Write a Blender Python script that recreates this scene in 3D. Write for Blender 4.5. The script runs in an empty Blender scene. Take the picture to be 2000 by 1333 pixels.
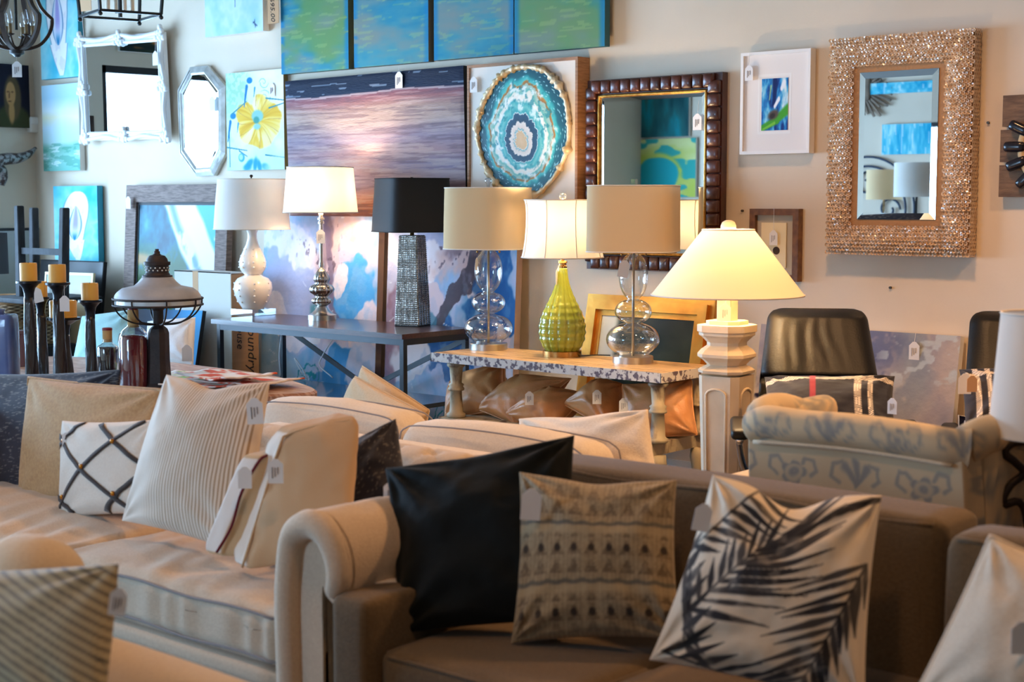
import bpy, bmesh, math, random
import numpy as np
from mathutils import Vector, Matrix
random.seed(7)
SC = bpy.context.scene
COL = SC.collection
# ------------------------------------------------------------------ camera
FPX, CX, CY, YH, H = 2940.0, 1000.0, 666.5, 395.0, 1.5      # focal length and horizon of the 2000x1333 frame
AL = math.radians(41.0)
TH = math.atan((CY - YH) / FPX)
A3 = lambda *a: np.array(a, dtype=float)
Fh = A3(-math.sin(AL), math.cos(AL), 0); RT = A3(math.cos(AL), math.sin(AL), 0); ZZ = A3(0, 0, 1)
FW = Fh * math.cos(TH) - ZZ * math.sin(TH); UP = ZZ * math.cos(TH) + Fh * math.sin(TH)
CAMP = A3(0, 0, H)
cam_d = bpy.data.cameras.new('camera'); cam = bpy.data.objects.new('camera', cam_d); COL.objects.link(cam)
cam_d.sensor_width = 36.0; cam_d.lens = FPX * 36.0 / 2000.0; cam_d.clip_start = .05; cam_d.clip_end = 200
mw = Matrix.Identity(4)
for i in range(3):
    mw[i][0], mw[i][1], mw[i][2], mw[i][3] = RT[i], UP[i], -FW[i], CAMP[i]
cam.matrix_world = mw
cam_d.dof.use_dof = True; cam_d.dof.focus_distance = 7.4; cam_d.dof.aperture_fstop = 4.0
SC.camera = cam
# ------------------------------------------------------------------ world, daylight, exposure
W = bpy.data.worlds.new('daylight'); SC.world = W; W.use_nodes = True
bg = W.node_tree.nodes['Background']; bg.inputs[0].default_value = (.47, .70, 1.0, 1); bg.inputs[1].default_value = 15.0
SC.view_settings.view_transform = 'Standard'; SC.view_settings.look = 'None'
SC.view_settings.exposure = 0.72; SC.view_settings.gamma = 1.0; SC.view_settings.use_curve_mapping = False
WY = 6.62; WXL = -10.78; WYF = -1.7; WXR = 2.6; CEIL = 3.5      # room: back wall Y, left wall X, front wall Y, right wall X
WIN = (-.4, 5.85, .35, 2.62)                                  # shop window in the left wall: y0 y1 z0 z1
def area(name, loc, size, sizey, rot, energy, col, portal=False):
    l = bpy.data.lights.new(name, 'AREA'); l.shape = 'RECTANGLE'; l.size = size; l.size_y = sizey
    l.energy = energy; l.color = col
    if portal: l.cycles.is_portal = True
    o = bpy.data.objects.new(name, l); COL.objects.link(o); o.location = loc; o.rotation_euler = rot
    return o
area('window_portal', (WXL - .12, (WIN[0] + WIN[1]) / 2, (WIN[2] + WIN[3]) / 2), WIN[3] - WIN[2], WIN[1] - WIN[0],
     (0, -math.pi / 2, 0), 1, (1, 1, 1), True)
FILL_WIN = (-5.9, -4.7, .9, 2.3)                                   # window added in the front wall to light the sofas: x0 x1 z0 z1
area('window_portal', ((FILL_WIN[0] + FILL_WIN[1]) / 2, WYF - .12, (FILL_WIN[2] + FILL_WIN[3]) / 2), FILL_WIN[1] - FILL_WIN[0], FILL_WIN[3] - FILL_WIN[2], (math.pi / 2, 0, 0), 1, (1, 1, 1), True)
# ------------------------------------------------------------------ projection helpers (pixel -> real point in the room)
def ray(x, y): return FW + RT * (x - CX) / FPX - UP * (y - CY) / FPX
def onz(x, y, z): d = ray(x, y); return CAMP + d * ((z - H) / d[2])
def onY(x, y, Y): d = ray(x, y); return CAMP + d * (Y / d[1])
def onX(x, y, X): d = ray(x, y); return CAMP + d * (X / d[0])
def dep(p): return float((A3(*p) - CAMP) @ FW)
def mirrored(x, y, Ym, Yt):                                   # where a mirror in plane Ym shows plane Yt
    p = onY(x, y, Ym); d = ray(x, y); d = A3(d[0], -d[1], d[2]); return p + d * ((Yt - Ym) / d[1])
# ------------------------------------------------------------------ materials
def lin(c):
    c = np.asarray(c, float) / 255.0
    return np.where(c <= .04045, c / 12.92, ((c + .055) / 1.055) ** 2.4)
def l4(c): return tuple(lin(c)) + (1.0,)
MATS = {}
def newmat(name):
    m = bpy.data.materials.new(name); m.use_nodes = True; MATS[name] = m
    nt = m.node_tree; return m, nt, nt.nodes, nt.links, nt.nodes['Principled BSDF']
def coords(nt, stretch, kind='Object'):
    tc = nt.nodes.new('ShaderNodeTexCoord'); mp = nt.nodes.new('ShaderNodeMapping'); mp.inputs['Scale'].default_value = stretch
    nt.links.new(tc.outputs[kind], mp.inputs[0]); return mp.outputs[0]
def add_bump(nt, b, vec, scale, strength, dist=.01, detail=4, kind='noise'):
    if kind == 'noise':
        n = nt.nodes.new('ShaderNodeTexNoise'); n.inputs['Scale'].default_value = scale; n.inputs['Detail'].default_value = detail; out = n.outputs[0]
    else:
        n = nt.nodes.new('ShaderNodeTexVoronoi'); n.inputs['Scale'].default_value = scale; out = n.outputs[0]
    nt.links.new(vec, n.inputs['Vector'])
    bp = nt.nodes.new('ShaderNodeBump'); bp.inputs['Strength'].default_value = strength; bp.inputs['Distance'].default_value = dist
    nt.links.new(out, bp.inputs['Height']); nt.links.new(bp.outputs[0], b.inputs['Normal'])
def M(name, col, rough=.6, metal=0.0, col2=None, nscale=6, ramp=(.35, .65), stretch=(1, 1, 1), bump=None, spec=.5, sheen=0, coat=0, bkind='noise', ndet=5, dist=0.0):
    if name in MATS: return MATS[name]
    m, nt, N, L, b = newmat(name)
    b.inputs['Base Color'].default_value = l4(col); b.inputs['Roughness'].default_value = rough; b.inputs['Metallic'].default_value = metal
    b.inputs['Specular IOR Level'].default_value = spec
    if sheen: b.inputs['Sheen Weight'].default_value = sheen; b.inputs['Sheen Roughness'].default_value = .5
    if coat: b.inputs['Coat Weight'].default_value = coat; b.inputs['Coat Roughness'].default_value = .06
    vec = coords(nt, stretch)
    if col2 is not None:
        n = N.new('ShaderNodeTexNoise'); n.inputs['Scale'].default_value = nscale; n.inputs['Detail'].default_value = ndet; n.inputs['Distortion'].default_value = dist
        L.new(vec, n.inputs['Vector'])
        r = N.new('ShaderNodeValToRGB'); r.color_ramp.elements[0].position = ramp[0]; r.color_ramp.elements[1].position = ramp[1]
        r.color_ramp.elements[0].color = l4(col); r.color_ramp.elements[1].color = l4(col2)
        L.new(n.outputs[0], r.inputs[0]); L.new(r.outputs[0], b.inputs['Base Color'])
    if bump: add_bump(nt, b, vec, bump[0], bump[1], bump[2] if len(bump) > 2 else .01, kind=bkind)
    return m
def MA(name, rough=.6, bump=None, spec=.4, sheen=0, stretch=(1, 1, 1), metal=0.0, coat=0):   # colour from the painted colour attribute
    if name in MATS: return MATS[name]
    m, nt, N, L, b = newmat(name)
    a = N.new('ShaderNodeVertexColor'); a.layer_name = 'Col'
    L.new(a.outputs[0], b.inputs['Base Color'])
    b.inputs['Roughness'].default_value = rough; b.inputs['Specular IOR Level'].default_value = spec; b.inputs['Metallic'].default_value = metal
    if sheen: b.inputs['Sheen Weight'].default_value = sheen
    if coat: b.inputs['Coat Weight'].default_value = coat
    if bump: add_bump(nt, b, coords(nt, stretch), bump[0], bump[1], bump[2] if len(bump) > 2 else .005)
    return m
def M_shade(name, col, trans=.5, bump=True):                  # lamp shade fabric: diffuse + translucent
    if name in MATS: return MATS[name]
    m, nt, N, L, b = newmat(name); out = N['Material Output']; N.remove(b)
    d = N.new('ShaderNodeBsdfDiffuse'); t = N.new('ShaderNodeBsdfTranslucent'); x = N.new('ShaderNodeMixShader')
    d.inputs[0].default_value = l4(col); t.inputs[0].default_value = l4(col); x.inputs[0].default_value = trans
    L.new(d.outputs[0], x.inputs[1]); L.new(t.outputs[0], x.inputs[2]); L.new(x.outputs[0], out.inputs[0])
    return m
def M_thin(name, tint, refl=1.0, rough=.01):                  # thin clear glass: transparent with fresnel gloss
    if name in MATS: return MATS[name]
    m, nt, N, L, b = newmat(name); out = N['Material Output']; N.remove(b)
    t = N.new('ShaderNodeBsdfTransparent'); t.inputs[0].default_value = l4(tint)
    g = N.new('ShaderNodeBsdfGlossy'); g.inputs['Roughness'].default_value = rough
    lw = N.new('ShaderNodeLayerWeight'); lw.inputs[0].default_value = .35
    mu = N.new('ShaderNodeMath'); mu.operation = 'MULTIPLY_ADD'; mu.inputs[1].default_value = .55 * refl; mu.inputs[2].default_value = .035 * refl
    x = N.new('ShaderNodeMixShader'); L.new(lw.outputs['Facing'], mu.inputs[0]); L.new(mu.outputs[0], x.inputs[0])
    L.new(t.outputs[0], x.inputs[1]); L.new(g.outputs[0], x.inputs[2]); L.new(x.outputs[0], out.inputs[0])
    return m
def M_emit(name, col, s):
    if name in MATS: return MATS[name]
    m, nt, N, L, b = newmat(name); b.inputs['Emission Color'].default_value = l4(col); b.inputs['Emission Strength'].default_value = s
    b.inputs['Base Color'].default_value = l4(col); return m
# ------------------------------------------------------------------ numpy noise
def _h(i, j, s): v = np.sin(i * 127.1 + j * 311.7 + s * 74.7) * 43758.5453; return v - np.floor(v)
def vn(x, y, s=0):
    x = np.asarray(x, float); y = np.asarray(y, float)
    xi = np.floor(x); yi = np.floor(y); fx = x - xi; fy = y - yi
    fx = fx * fx * (3 - 2 * fx); fy = fy * fy * (3 - 2 * fy)
    return (_h(xi, yi, s) * (1 - fx) + _h(xi + 1, yi, s) * fx) * (1 - fy) + (_h(xi, yi + 1, s) * (1 - fx) + _h(xi + 1, yi + 1, s) * fx) * fy
def fbm(x, y, o=4, s=0, g=.5):
    t = 0; a = 1; n = 0
    for k in range(o):
        t = t + a * vn(x * 2 ** k + 13.7 * k, y * 2 ** k + 7.3 * k, s + k); n += a; a *= g
    return t / n
def sst(a, b, x): t = np.clip((x - a) / (b - a), 0, 1); return t * t * (3 - 2 * t)
def mixc(c, col, w):                                          # blend sRGB colours
    w = np.clip(w, 0, 1)[..., None]; return c * (1 - w) + np.asarray(col, float) * w
def ramp(t, stops):
    ps = [p for p, _ in stops]; cs = np.array([c for _, c in stops], float)
    return np.stack([np.interp(t, ps, cs[:, k]) for k in range(3)], -1)
def stroke(u, v, p0, p1, w0, w1, soft=.3):                    # tapered brush stroke mask
    p0 = A3(*p0); p1 = A3(*p1); d = p1 - p0; L2 = d @ d
    t = np.clip(((u - p0[0]) * d[0] + (v - p0[1]) * d[1]) / L2, 0, 1)
    r = np.hypot(u - p0[0] - t * d[0], v - p0[1] - t * d[1]); w = w0 + (w1 - w0) * t
    return 1 - sst(w * (1 - soft), w * (1 + soft), r)
def ell(u, v, c, a, b, rot=0, soft=.12):
    du = u - c[0]; dv = v - c[1]; cr, sr = math.cos(rot), math.sin(rot)
    return 1 - sst(1 - soft, 1 + soft, np.hypot((du * cr + dv * sr) / a, (-du * sr + dv * cr) / b))
# ------------------------------------------------------------------ geometry: every function returns (verts, faces)
def joinm(*ms):
    V = []; F = []; n = 0
    for v, f in ms:
        v = np.asarray(v, float); V.append(v); F += [tuple(i + n for i in q) for q in f]; n += len(v)
    return np.vstack(V), F
def boxp(x0, x1, y0, y1, z0, z1):
    v = np.array([(x, y, z) for z in (z0, z1) for y in (y0, y1) for x in (x0, x1)], float)
    return v, [(0, 2, 3, 1), (4, 5, 7, 6), (0, 1, 5, 4), (2, 6, 7, 3), (0, 4, 6, 2), (1, 3, 7, 5)]
def hexa(p):                                                  # 8 corners: bottom 4 (ccw), top 4
    return np.array(p, float), [(3, 2, 1, 0), (4, 5, 6, 7), (0, 1, 5, 4), (1, 2, 6, 5), (2, 3, 7, 6), (3, 0, 4, 7)]
def rotz(vf, a, c=(0, 0)):
    v, f = vf; v = np.array(v, float); x = v[:, 0] - c[0]; y = v[:, 1] - c[1]
    v[:, 0] = c[0] + x * math.cos(a) - y * math.sin(a); v[:, 1] = c[1] + x * math.sin(a) + y * math.cos(a); return v, f
def move(vf, d): return np.asarray(vf[0]) + A3(*d), vf[1]
def loft(rings, cap0=True, cap1=True, closed=False):
    rings = [np.asarray(r, float) for r in rings]; n = len(rings[0]); V = np.vstack(rings); F = []
    m = len(rings)
    for k in range(m if closed else m - 1):
        a = k * n; b = ((k + 1) % m) * n
        for i in range(n): j = (i + 1) % n; F.append((a + i, a + j, b + j, b + i))
    if not closed:
        if cap0: F.append(tuple(range(n - 1, -1, -1)))
        if cap1: F.append(tuple(range((m - 1) * n, m * n)))
    return V, F
def circ(c, r, n, z, fl=None, ph=0):
    a = np.linspace(0, 2 * math.pi, n, endpoint=False) + ph; rr = r * (1 if fl is None else fl(a))
    return np.stack([c[0] + rr * np.cos(a), c[1] + rr * np.sin(a), np.full(n, z)], -1)
def lathe(c, prof, n=40, cap0=True, cap1=True, fl=None, closed=False):      # prof [(r,z)] bottom to top
    return loft([circ(c, max(r, 1e-4), n, z, (lambda a, z=z, r=r: fl(a, z)) if fl else None) for r, z in prof], cap0, cap1, closed)
def sqring(c, h, z, e=.3, n=4, rot=0):                        # square ring with chamfers e (fraction)
    p = []
    for k in range(4):
        a = k * math.pi / 2
        for q in ((1, -(1 - e)), (1, 1 - e)):
            x, y = q[0] * h, q[1] * h
            p.append((x * math.cos(a) - y * math.sin(a), x * math.sin(a) + y * math.cos(a)))
    cr, sr = math.cos(rot), math.sin(rot)
    return np.array([(c[0] + x * cr - y * sr, c[1] + x * sr + y * cr, z) for x, y in p])
def seling(c, hx, hy, z, e=5, n=48, rot=0):
    a = np.linspace(0, 2 * math.pi, n, endpoint=False); ca, sa = np.cos(a), np.sin(a)
    r = (np.abs(ca) ** e + np.abs(sa) ** e) ** (-1 / e); x = hx * r * ca; y = hy * r * sa
    return np.stack([c[0] + x * math.cos(rot) - y * math.sin(rot), c[1] + x * math.sin(rot) + y * math.cos(rot), np.full(n, z)], -1)
def tube(pts, r, n=8, closed=False):
    P = np.array(pts, float); m = len(P); r = np.full(m, r) if np.isscalar(r) else np.asarray(r, float)
    if closed: T = np.roll(P, -1, 0) - np.roll(P, 1, 0)
    else: T = np.gradient(P, axis=0)
    T /= np.maximum(np.linalg.norm(T, axis=1), 1e-9)[:, None]
    u = np.cross(T[0], (0, 0, 1) if abs(T[0][2]) < .9 else (1, 0, 0)); u /= np.linalg.norm(u)
    a = np.linspace(0, 2 * math.pi, n, endpoint=False); rings = []
    for k in range(m):
        u = u - T[k] * (u @ T[k]); u /= max(np.linalg.norm(u), 1e-9); w = np.cross(T[k], u)
        rings.append(P[k] + r[k] * (np.cos(a)[:, None] * u + np.sin(a)[:, None] * w))
    return loft(rings, closed=closed)
def spline(pts, k=6):                                         # Catmull-Rom through points
    P = np.array(pts, float); P = np.vstack([2 * P[0] - P[1], P, 2 * P[-1] - P[-2]]); out = []
    for i in range(1, len(P) - 2):
        for t in np.linspace(0, 1, k, endpoint=False):
            a, b, c, d = P[i - 1:i + 3]
            out.append(.5 * (2 * b + (c - a) * t + (2 * a - 5 * b + 4 * c - d) * t * t + (3 * b - a - 3 * c + d) * t ** 3))
    out.append(P[-2]); return np.array(out)
def bar(p, q, w, h=None):                                     # square bar from p to q
    p = A3(*p); q = A3(*q); h = h or w; t = (q - p) / np.linalg.norm(q - p)
    u = np.cross(t, (0, 0, 1) if abs(t[2]) < .95 else (1, 0, 0)); u /= np.linalg.norm(u); s = np.cross(u, t)
    R = lambda o: [o + u * a * w / 2 + s * b * h / 2 for a, b in ((-1, -1), (1, -1), (1, 1), (-1, 1))]
    return loft([R(p), R(q)])
def gridf(nu, nv): return [(j * nu + i, j * nu + i + 1, (j + 1) * nu + i + 1, (j + 1) * nu + i) for j in range(nv - 1) for i in range(nu - 1)]
_SBC = {}
def softbox(c, h, r, n=14, crown=(0, 0, 0), wr=0, seed=0, rot=None):        # rounded padded box
    if n not in _SBC:
        idx = {}; F = []
        def g(i, j, k): return idx.setdefault((i, j, k), len(idx))
        for ax in range(3):
            for side in (0, n):
                for a in range(n):
                    for b in range(n):
                        q = []
                        for da, db in ((0, 0), (1, 0), (1, 1), (0, 1)):
                            t = [0, 0, 0]; t[ax] = side; t[(ax + 1) % 3] = a + da; t[(ax + 2) % 3] = b + db; q.append(g(*t))
                        F.append(tuple(q if side else q[::-1]))
        _SBC[n] = (np.array(list(idx.keys()), float) / n * 2 - 1, F)
    t, F = _SBC[n]; h = A3(*h); s = np.sin(t * math.pi / 2) * .55 + t * .45
    q = s * h; r = min(r, *(h * .98)); inner = np.clip(q, -(h - r), h - r); d = q - inner
    ln = np.linalg.norm(d, axis=1); p = inner + d / np.maximum(ln, 1e-9)[:, None] * r * (ln > 1e-9)[:, None]
    x, y, z = (p / h).T
    for k, (a, b, m) in enumerate(((y, z, x), (x, z, y), (x, y, z))):
        p[:, k] += crown[k] * np.sign(m) * np.abs(m) ** 2 * np.clip(1 - a * a, 0, 1) * np.clip(1 - b * b, 0, 1)
    if wr:
        nz = fbm(p[:, 0] * 14 + p[:, 2] * 9, p[:, 1] * 14 + p[:, 2] * 11, 3, seed) - .5
        p = p + (p / np.maximum(np.linalg.norm(p, axis=1), 1e-9)[:, None]) * (nz * wr)[:, None]
    if rot is not None: p = p @ np.array(rot).T
    return p + A3(*c), F
def rotm(ax, a): return np.array(Matrix.Rotation(a, 3, ax))
# ------------------------------------------------------------------ objects
def T(o, label=None, cat=None, group=None, kind=None):
    if label: o['label'] = label
    if cat: o['category'] = cat
    if group: o['group'] = group
    if kind: o['kind'] = kind
    return o
ORG = {}                                                      # world origin of each object built here
def thing(name, loc, label, cat, group=None):
    o = bpy.data.objects.new(name, None); COL.objects.link(o); o.location = tuple(loc); o.empty_display_size = .05
    ORG[o.name] = A3(*loc); return T(o, label, cat, group)
def ob(name, vf, mat, parent=None, smooth=False, col=None, label=None, kind=None, org=None, sharp=None):
    v, f = vf; v = np.array(v, float)
    if parent is not None: O = ORG[parent.name]
    elif org is not None: O = A3(*org)
    else: O = A3(*((v.min(0) + v.max(0)) / 2)); O[2] = v[:, 2].min()
    me = bpy.data.meshes.new(name); me.from_pydata((v - O).tolist(), [], f); me.update()
    if isinstance(mat, str): mat = MATS[mat]
    me.materials.append(mat)
    if col is not None:
        a = me.color_attributes.new('Col', 'FLOAT_COLOR', 'POINT'); c = np.ones((len(v), 4), np.float32); c[:, :3] = lin(np.clip(col, 0, 255)).reshape(-1, 3)
        a.data.foreach_set('color', c.ravel())
    if smooth:
        me.polygons.foreach_set('use_smooth', [True] * len(me.polygons))
        if sharp: me.set_sharp_from_angle(angle=math.radians(sharp))
    o = bpy.data.objects.new(name, me); COL.objects.link(o)
    if parent is not None: o.parent = parent
    else: o.location = tuple(O)
    ORG[o.name] = O
    if label: o['label'] = label
    if kind: o['kind'] = kind
    return o
def fixn(o):                                                  # make normals consistent
    bm = bmesh.new(); bm.from_mesh(o.data); bmesh.ops.recalc_face_normals(bm, faces=bm.faces); bm.to_mesh(o.data); bm.free(); return o
def text_mesh(s, size, org, ux, uy, ext=.0008):               # lettering as flat geometry in the plane ux, uy
    cu = bpy.data.curves.new('lettering', 'FONT'); cu.body = s; cu.size = size; cu.extrude = ext; cu.shear = .25; cu.resolution_u = 2
    to = bpy.data.objects.new('lettering', cu); me = bpy.data.meshes.new_from_object(to)
    v = np.array([x.co[:] for x in me.vertices]); f = [tuple(p.vertices) for p in me.polygons]
    bpy.data.objects.remove(to); bpy.data.curves.remove(cu); bpy.data.meshes.remove(me)
    ux = A3(*ux); uy = A3(*uy); n = np.cross(ux, uy)
    return A3(*org) + v[:, :1] * ux + v[:, 1:2] * uy + v[:, 2:3] * n, f
def tag(parent, top, size=.075, ux=None, tilt=0, string=None, col='tag_white', prints=True, name='price_tag'):
    """paper price tag hanging from point 'top' (its string hole); ux = direction across the tag"""
    ux = A3(*(RT if ux is None else ux)); ux = ux / np.linalg.norm(ux); top = A3(*top)
    dn = A3(0, 0, -1) * math.cos(tilt) + ux * math.sin(tilt); ux = ux * math.cos(tilt) - A3(0, 0, -1) * math.sin(tilt) * 1.0
    n = np.cross(ux, -dn); w = size * .62; h = size; th = .0012
    out = [(-w * .14, 0), (w * .14, 0), (w * .5, h * .22), (w * .5, h), (-w * .5, h), (-w * .5, h * .22)]
    ring = lambda k: [top + ux * a + dn * b + n * k for a, b in out]
    o = ob('price_tag' if name is None else name, loft([ring(0), ring(th)]), col, parent, label='white paper price tag' if col == 'tag_white' else 'brown paper price tag')
    fixn(o)
    if prints:
        pm = []
        for a, b0, b1 in ((-.2, .34, .8), (-.02, .36, .72), (.16, .34, .62)):
            c0 = top + ux * a * w + dn * b0 * h + n * (th + .0004); pm.append(bar(c0, c0 + dn * (b1 - b0) * h, w * .09, .0004))
        ob('print', joinm(*pm), 'print_grey', o)
    if string is not None: ob('string', tube([A3(*string), top + dn * .006], .0011, 5), 'tag_white', o)
    return o
for nm, c in (('tag_white', (238, 234, 232)), ('tag_brown', (205, 160, 118)), ('print_grey', (120, 112, 118)), ('ink_black', (24, 22, 22))): M(nm, c, .8)
# ================================================================== the room
M('wall_paint', (227, 211, 190), .85, col2=(220, 203, 181), nscale=1.5, bump=(60, .06))
M('floor_concrete', (84, 72, 62), .5, col2=(66, 56, 50), nscale=2); M('wall_taupe', (150, 128, 106), .85)
M('ceiling_paint', (128, 122, 116), .9)
M('black_metal', (22, 22, 24), .45, spec=.5); M('white_trim', (235, 235, 232), .5)
M_thin('pane_glass', (245, 250, 252), .6)
def S(name, vf, m): return T(ob(name, vf, m), kind='structure')
S('floor', boxp(WXL - .2, WXR + .2, WYF - .2, WY + .2, -.1, 0), 'floor_concrete')
S('ceiling', boxp(WXL - .2, WXR + .2, WYF - .2, WY + .2, CEIL, CEIL + .1), 'ceiling_paint')
S('wall_back', boxp(WXL - .2, WXR + .2, WY, WY + .2, 0, CEIL), 'wall_paint')
S('wall_front', joinm(boxp(WXL - .2, FILL_WIN[0], WYF - .2, WYF, 0, CEIL), boxp(FILL_WIN[1], WXR + .2, WYF - .2, WYF, 0, CEIL), boxp(FILL_WIN[0], FILL_WIN[1], WYF - .2, WYF, 0, FILL_WIN[2]), boxp(FILL_WIN[0], FILL_WIN[1], WYF - .2, WYF, FILL_WIN[3], CEIL)), 'wall_paint')
w = S('added_fill_window', joinm(boxp(FILL_WIN[0], FILL_WIN[1], WYF - .1, WYF - .02, FILL_WIN[3] - .05, FILL_WIN[3]), boxp(FILL_WIN[0], FILL_WIN[1], WYF - .1, WYF - .02, FILL_WIN[2], FILL_WIN[2] + .05), boxp(FILL_WIN[0], FILL_WIN[0] + .05, WYF - .1, WYF - .02, FILL_WIN[2], FILL_WIN[3]), boxp(FILL_WIN[1] - .05, FILL_WIN[1], WYF - .1, WYF - .02, FILL_WIN[2], FILL_WIN[3])), 'black_metal')  # frame of the added window that gives the sofas front-left light
ob('pane', boxp(FILL_WIN[0] + .05, FILL_WIN[1] - .05, WYF - .066, WYF - .06, FILL_WIN[2] + .05, FILL_WIN[3] - .05), 'pane_glass', w)
S('wall_right', boxp(WXR, WXR + .2, WYF, WY, 0, CEIL), 'wall_taupe')
S('wall_left', joinm(boxp(WXL - .2, WXL, WYF, WIN[0], 0, CEIL), boxp(WXL - .2, WXL, WIN[1], WY, 0, CEIL),
                     boxp(WXL - .2, WXL, WIN[0], WIN[1], 0, WIN[2]), boxp(WXL - .2, WXL, WIN[0], WIN[1], WIN[3], CEIL)), 'wall_paint')
w = S('window_1', joinm(boxp(WXL - .1, WXL - .02, WIN[0], WIN[1], WIN[3] - .06, WIN[3]), boxp(WXL - .1, WXL - .02, WIN[0], WIN[1], WIN[2], WIN[2] + .06),
        boxp(WXL - .1, WXL - .02, WIN[0], WIN[0] + .05, WIN[2], WIN[3]), boxp(WXL - .1, WXL - .02, WIN[1] - .05, WIN[1], WIN[2], WIN[3]),
        *[boxp(WXL - .09, WXL - .03, y - .025, y + .025, WIN[2], WIN[3]) for y in (1.7, 3.8)]), 'black_metal')
ys = (WIN[0], 1.7, 3.8, WIN[1])
for k in range(3): ob('pane', boxp(WXL - .066, WXL - .06, ys[k] + .03, ys[k + 1] - .03, WIN[2] + .06, WIN[3] - .06), 'pane_glass', w)
S('baseboard_back', boxp(WXL, WXR, WY - .015, WY, 0, .12), 'white_trim')
# recessed warm ceiling lights of the shop (out of view, overhead)
M_emit('lamp_glow', (255, 214, 160), 12)
def ceil_light(x, y, e, k):
    t = thing('ceiling_light', (x, y, CEIL - .02), 'round recessed warm ceiling light ' + k, 'light', 'recessed ceiling lights')
    ob('trim_ring', lathe((x, y), [(.10, CEIL - .02), (.12, CEIL - .02), (.12, CEIL - .001), (.10, CEIL - .001)], 24, closed=True), 'white_trim', t)
    ob('diffuser', lathe((x, y), [(.1, CEIL - .012), (.1, CEIL - .004)], 24), 'lamp_glow', t)
    l = bpy.data.lights.new('ceiling_spot', 'SPOT'); l.energy = e; l.color = (1, .53, .23); l.spot_size = 2.4; l.spot_blend = 1; l.shadow_soft_size = .12
    o = bpy.data.objects.new('ceiling_spot', l); COL.objects.link(o); o.parent = t; o.location = (0, 0, -.03)
for k, (x, y, e) in enumerate(((-5.4, 3.9, 55), (-2.9, 4.9, 160), (-.9, 5.0, 250), (-3.9, 1.6, 34), (-1.4, 1.7, 44), (-7.5, .6, 30))):
    ceil_light(x, y, e, ['above the slab coffee table', 'above the black recliners', 'nearest the right wall', 'above the chesterfield', 'above the taupe sofa', 'nearest the shop window'][k])
# ================================================================== pictures
MA('paint_matte', .65, bump=(70, .15, .003), spec=.12); MA('paint_gloss', .35, bump=(40, .12, .003), spec=.2); MA('paint_ridged', .6, bump=(30, .7, .006), stretch=(1, 1, 7), spec=.15); MA('paint_rough', .6, bump=(22, .5, .008), spec=.15)
M('canvas_white', (232, 230, 224), .8); M('wood_raw', (170, 130, 88), .7, col2=(140, 102, 66), nscale=8, stretch=(1, 1, 12))
def quad_paint(name, TL, TR, BR, BL, fn, nu, nv, mat, parent, lift=.0008, hfn=None):
    TL, TR, BR, BL = (A3(*p) for p in (TL, TR, BR, BL))
    u, v = np.meshgrid(np.linspace(0, 1, nu), np.linspace(0, 1, nv)); n = np.cross(TR - TL, TL - BL); n /= np.linalg.norm(n)
    U_, V_ = u.ravel()[:, None], v.ravel()[:, None]
    P = (BL * (1 - U_) + BR * U_) * (1 - V_) + (TL * (1 - U_) + TR * U_) * V_ + n * lift
    if hfn is not None: P = P + n * hfn(u, v).reshape(-1, 1)
    return ob(name, (P, gridf(nu, nv)), mat, parent, smooth=True, col=fn(u, v).reshape(-1, 3))
def panel(TL, TR, BR, BL, th):                                # slab whose front is the quad
    TL, TR, BR, BL = (A3(*p) for p in (TL, TR, BR, BL)); n = np.cross(TR - TL, TL - BL); n /= np.linalg.norm(n)
    return hexa([BL - n * th, BR - n * th, BR, BL, TL - n * th, TR - n * th, TR, TL])
def wq(l, t, r, b, Y): a = onY(l, t, Y); c = onY(r, b, Y); return [A3(a[0], Y, a[2]), A3(c[0], Y, a[2]), A3(c[0], Y, c[2]), A3(a[0], Y, c[2])]
def lq(TL, TR, BR, BL, Yt, Yb): return [onY(*TL, Yt), onY(*TR, Yt), onY(*BR, Yb), onY(*BL, Yb)]
def canvas(q, th, fn, res, label, side='canvas_white', mat='paint_matte', name='canvas_painting', cat='painting', group=None, hfn=None):
    c = (A3(*q[2]) + A3(*q[3])) / 2
    t = thing(name, c, label, cat, group)
    ob('stretcher', panel(*q, th), side, t); quad_paint('painted_face', *q, fn, res[0], res[1], mat, t, hfn=hfn); return t
def frame_bars(q, w, th, lift=0):                             # four mitred members, quad = outer edge; returns list and inner quad
    q = [A3(*p) for p in q]; ux = (q[1] - q[0]) / np.linalg.norm(q[1] - q[0]); uy = (q[0] - q[3]) / np.linalg.norm(q[0] - q[3]); n = np.cross(ux, uy)
    i = [q[0] + ux * w - uy * w, q[1] - ux * w - uy * w, q[2] - ux * w + uy * w, q[3] + ux * w + uy * w]; out = []
    for k in range(4):
        a, b, c, d = q[k], q[(k + 1) % 4], i[(k + 1) % 4], i[k]
        out.append(hexa([a - n * th, b - n * th, c - n * th, d - n * th, a + n * lift, b + n * lift, c + n * lift, d + n * lift]))
    return out, i
def inq(q, w, dn=0):
    q = [A3(*p) for p in q]; ux = (q[1] - q[0]) / np.linalg.norm(q[1] - q[0]); uy = (q[0] - q[3]) / np.linalg.norm(q[0] - q[3]); n = np.cross(ux, uy)
    return [q[0] + ux * w - uy * w - n * dn, q[1] - ux * w - uy * w - n * dn, q[2] - ux * w + uy * w - n * dn, q[3] + ux * w + uy * w - n * dn]
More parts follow.
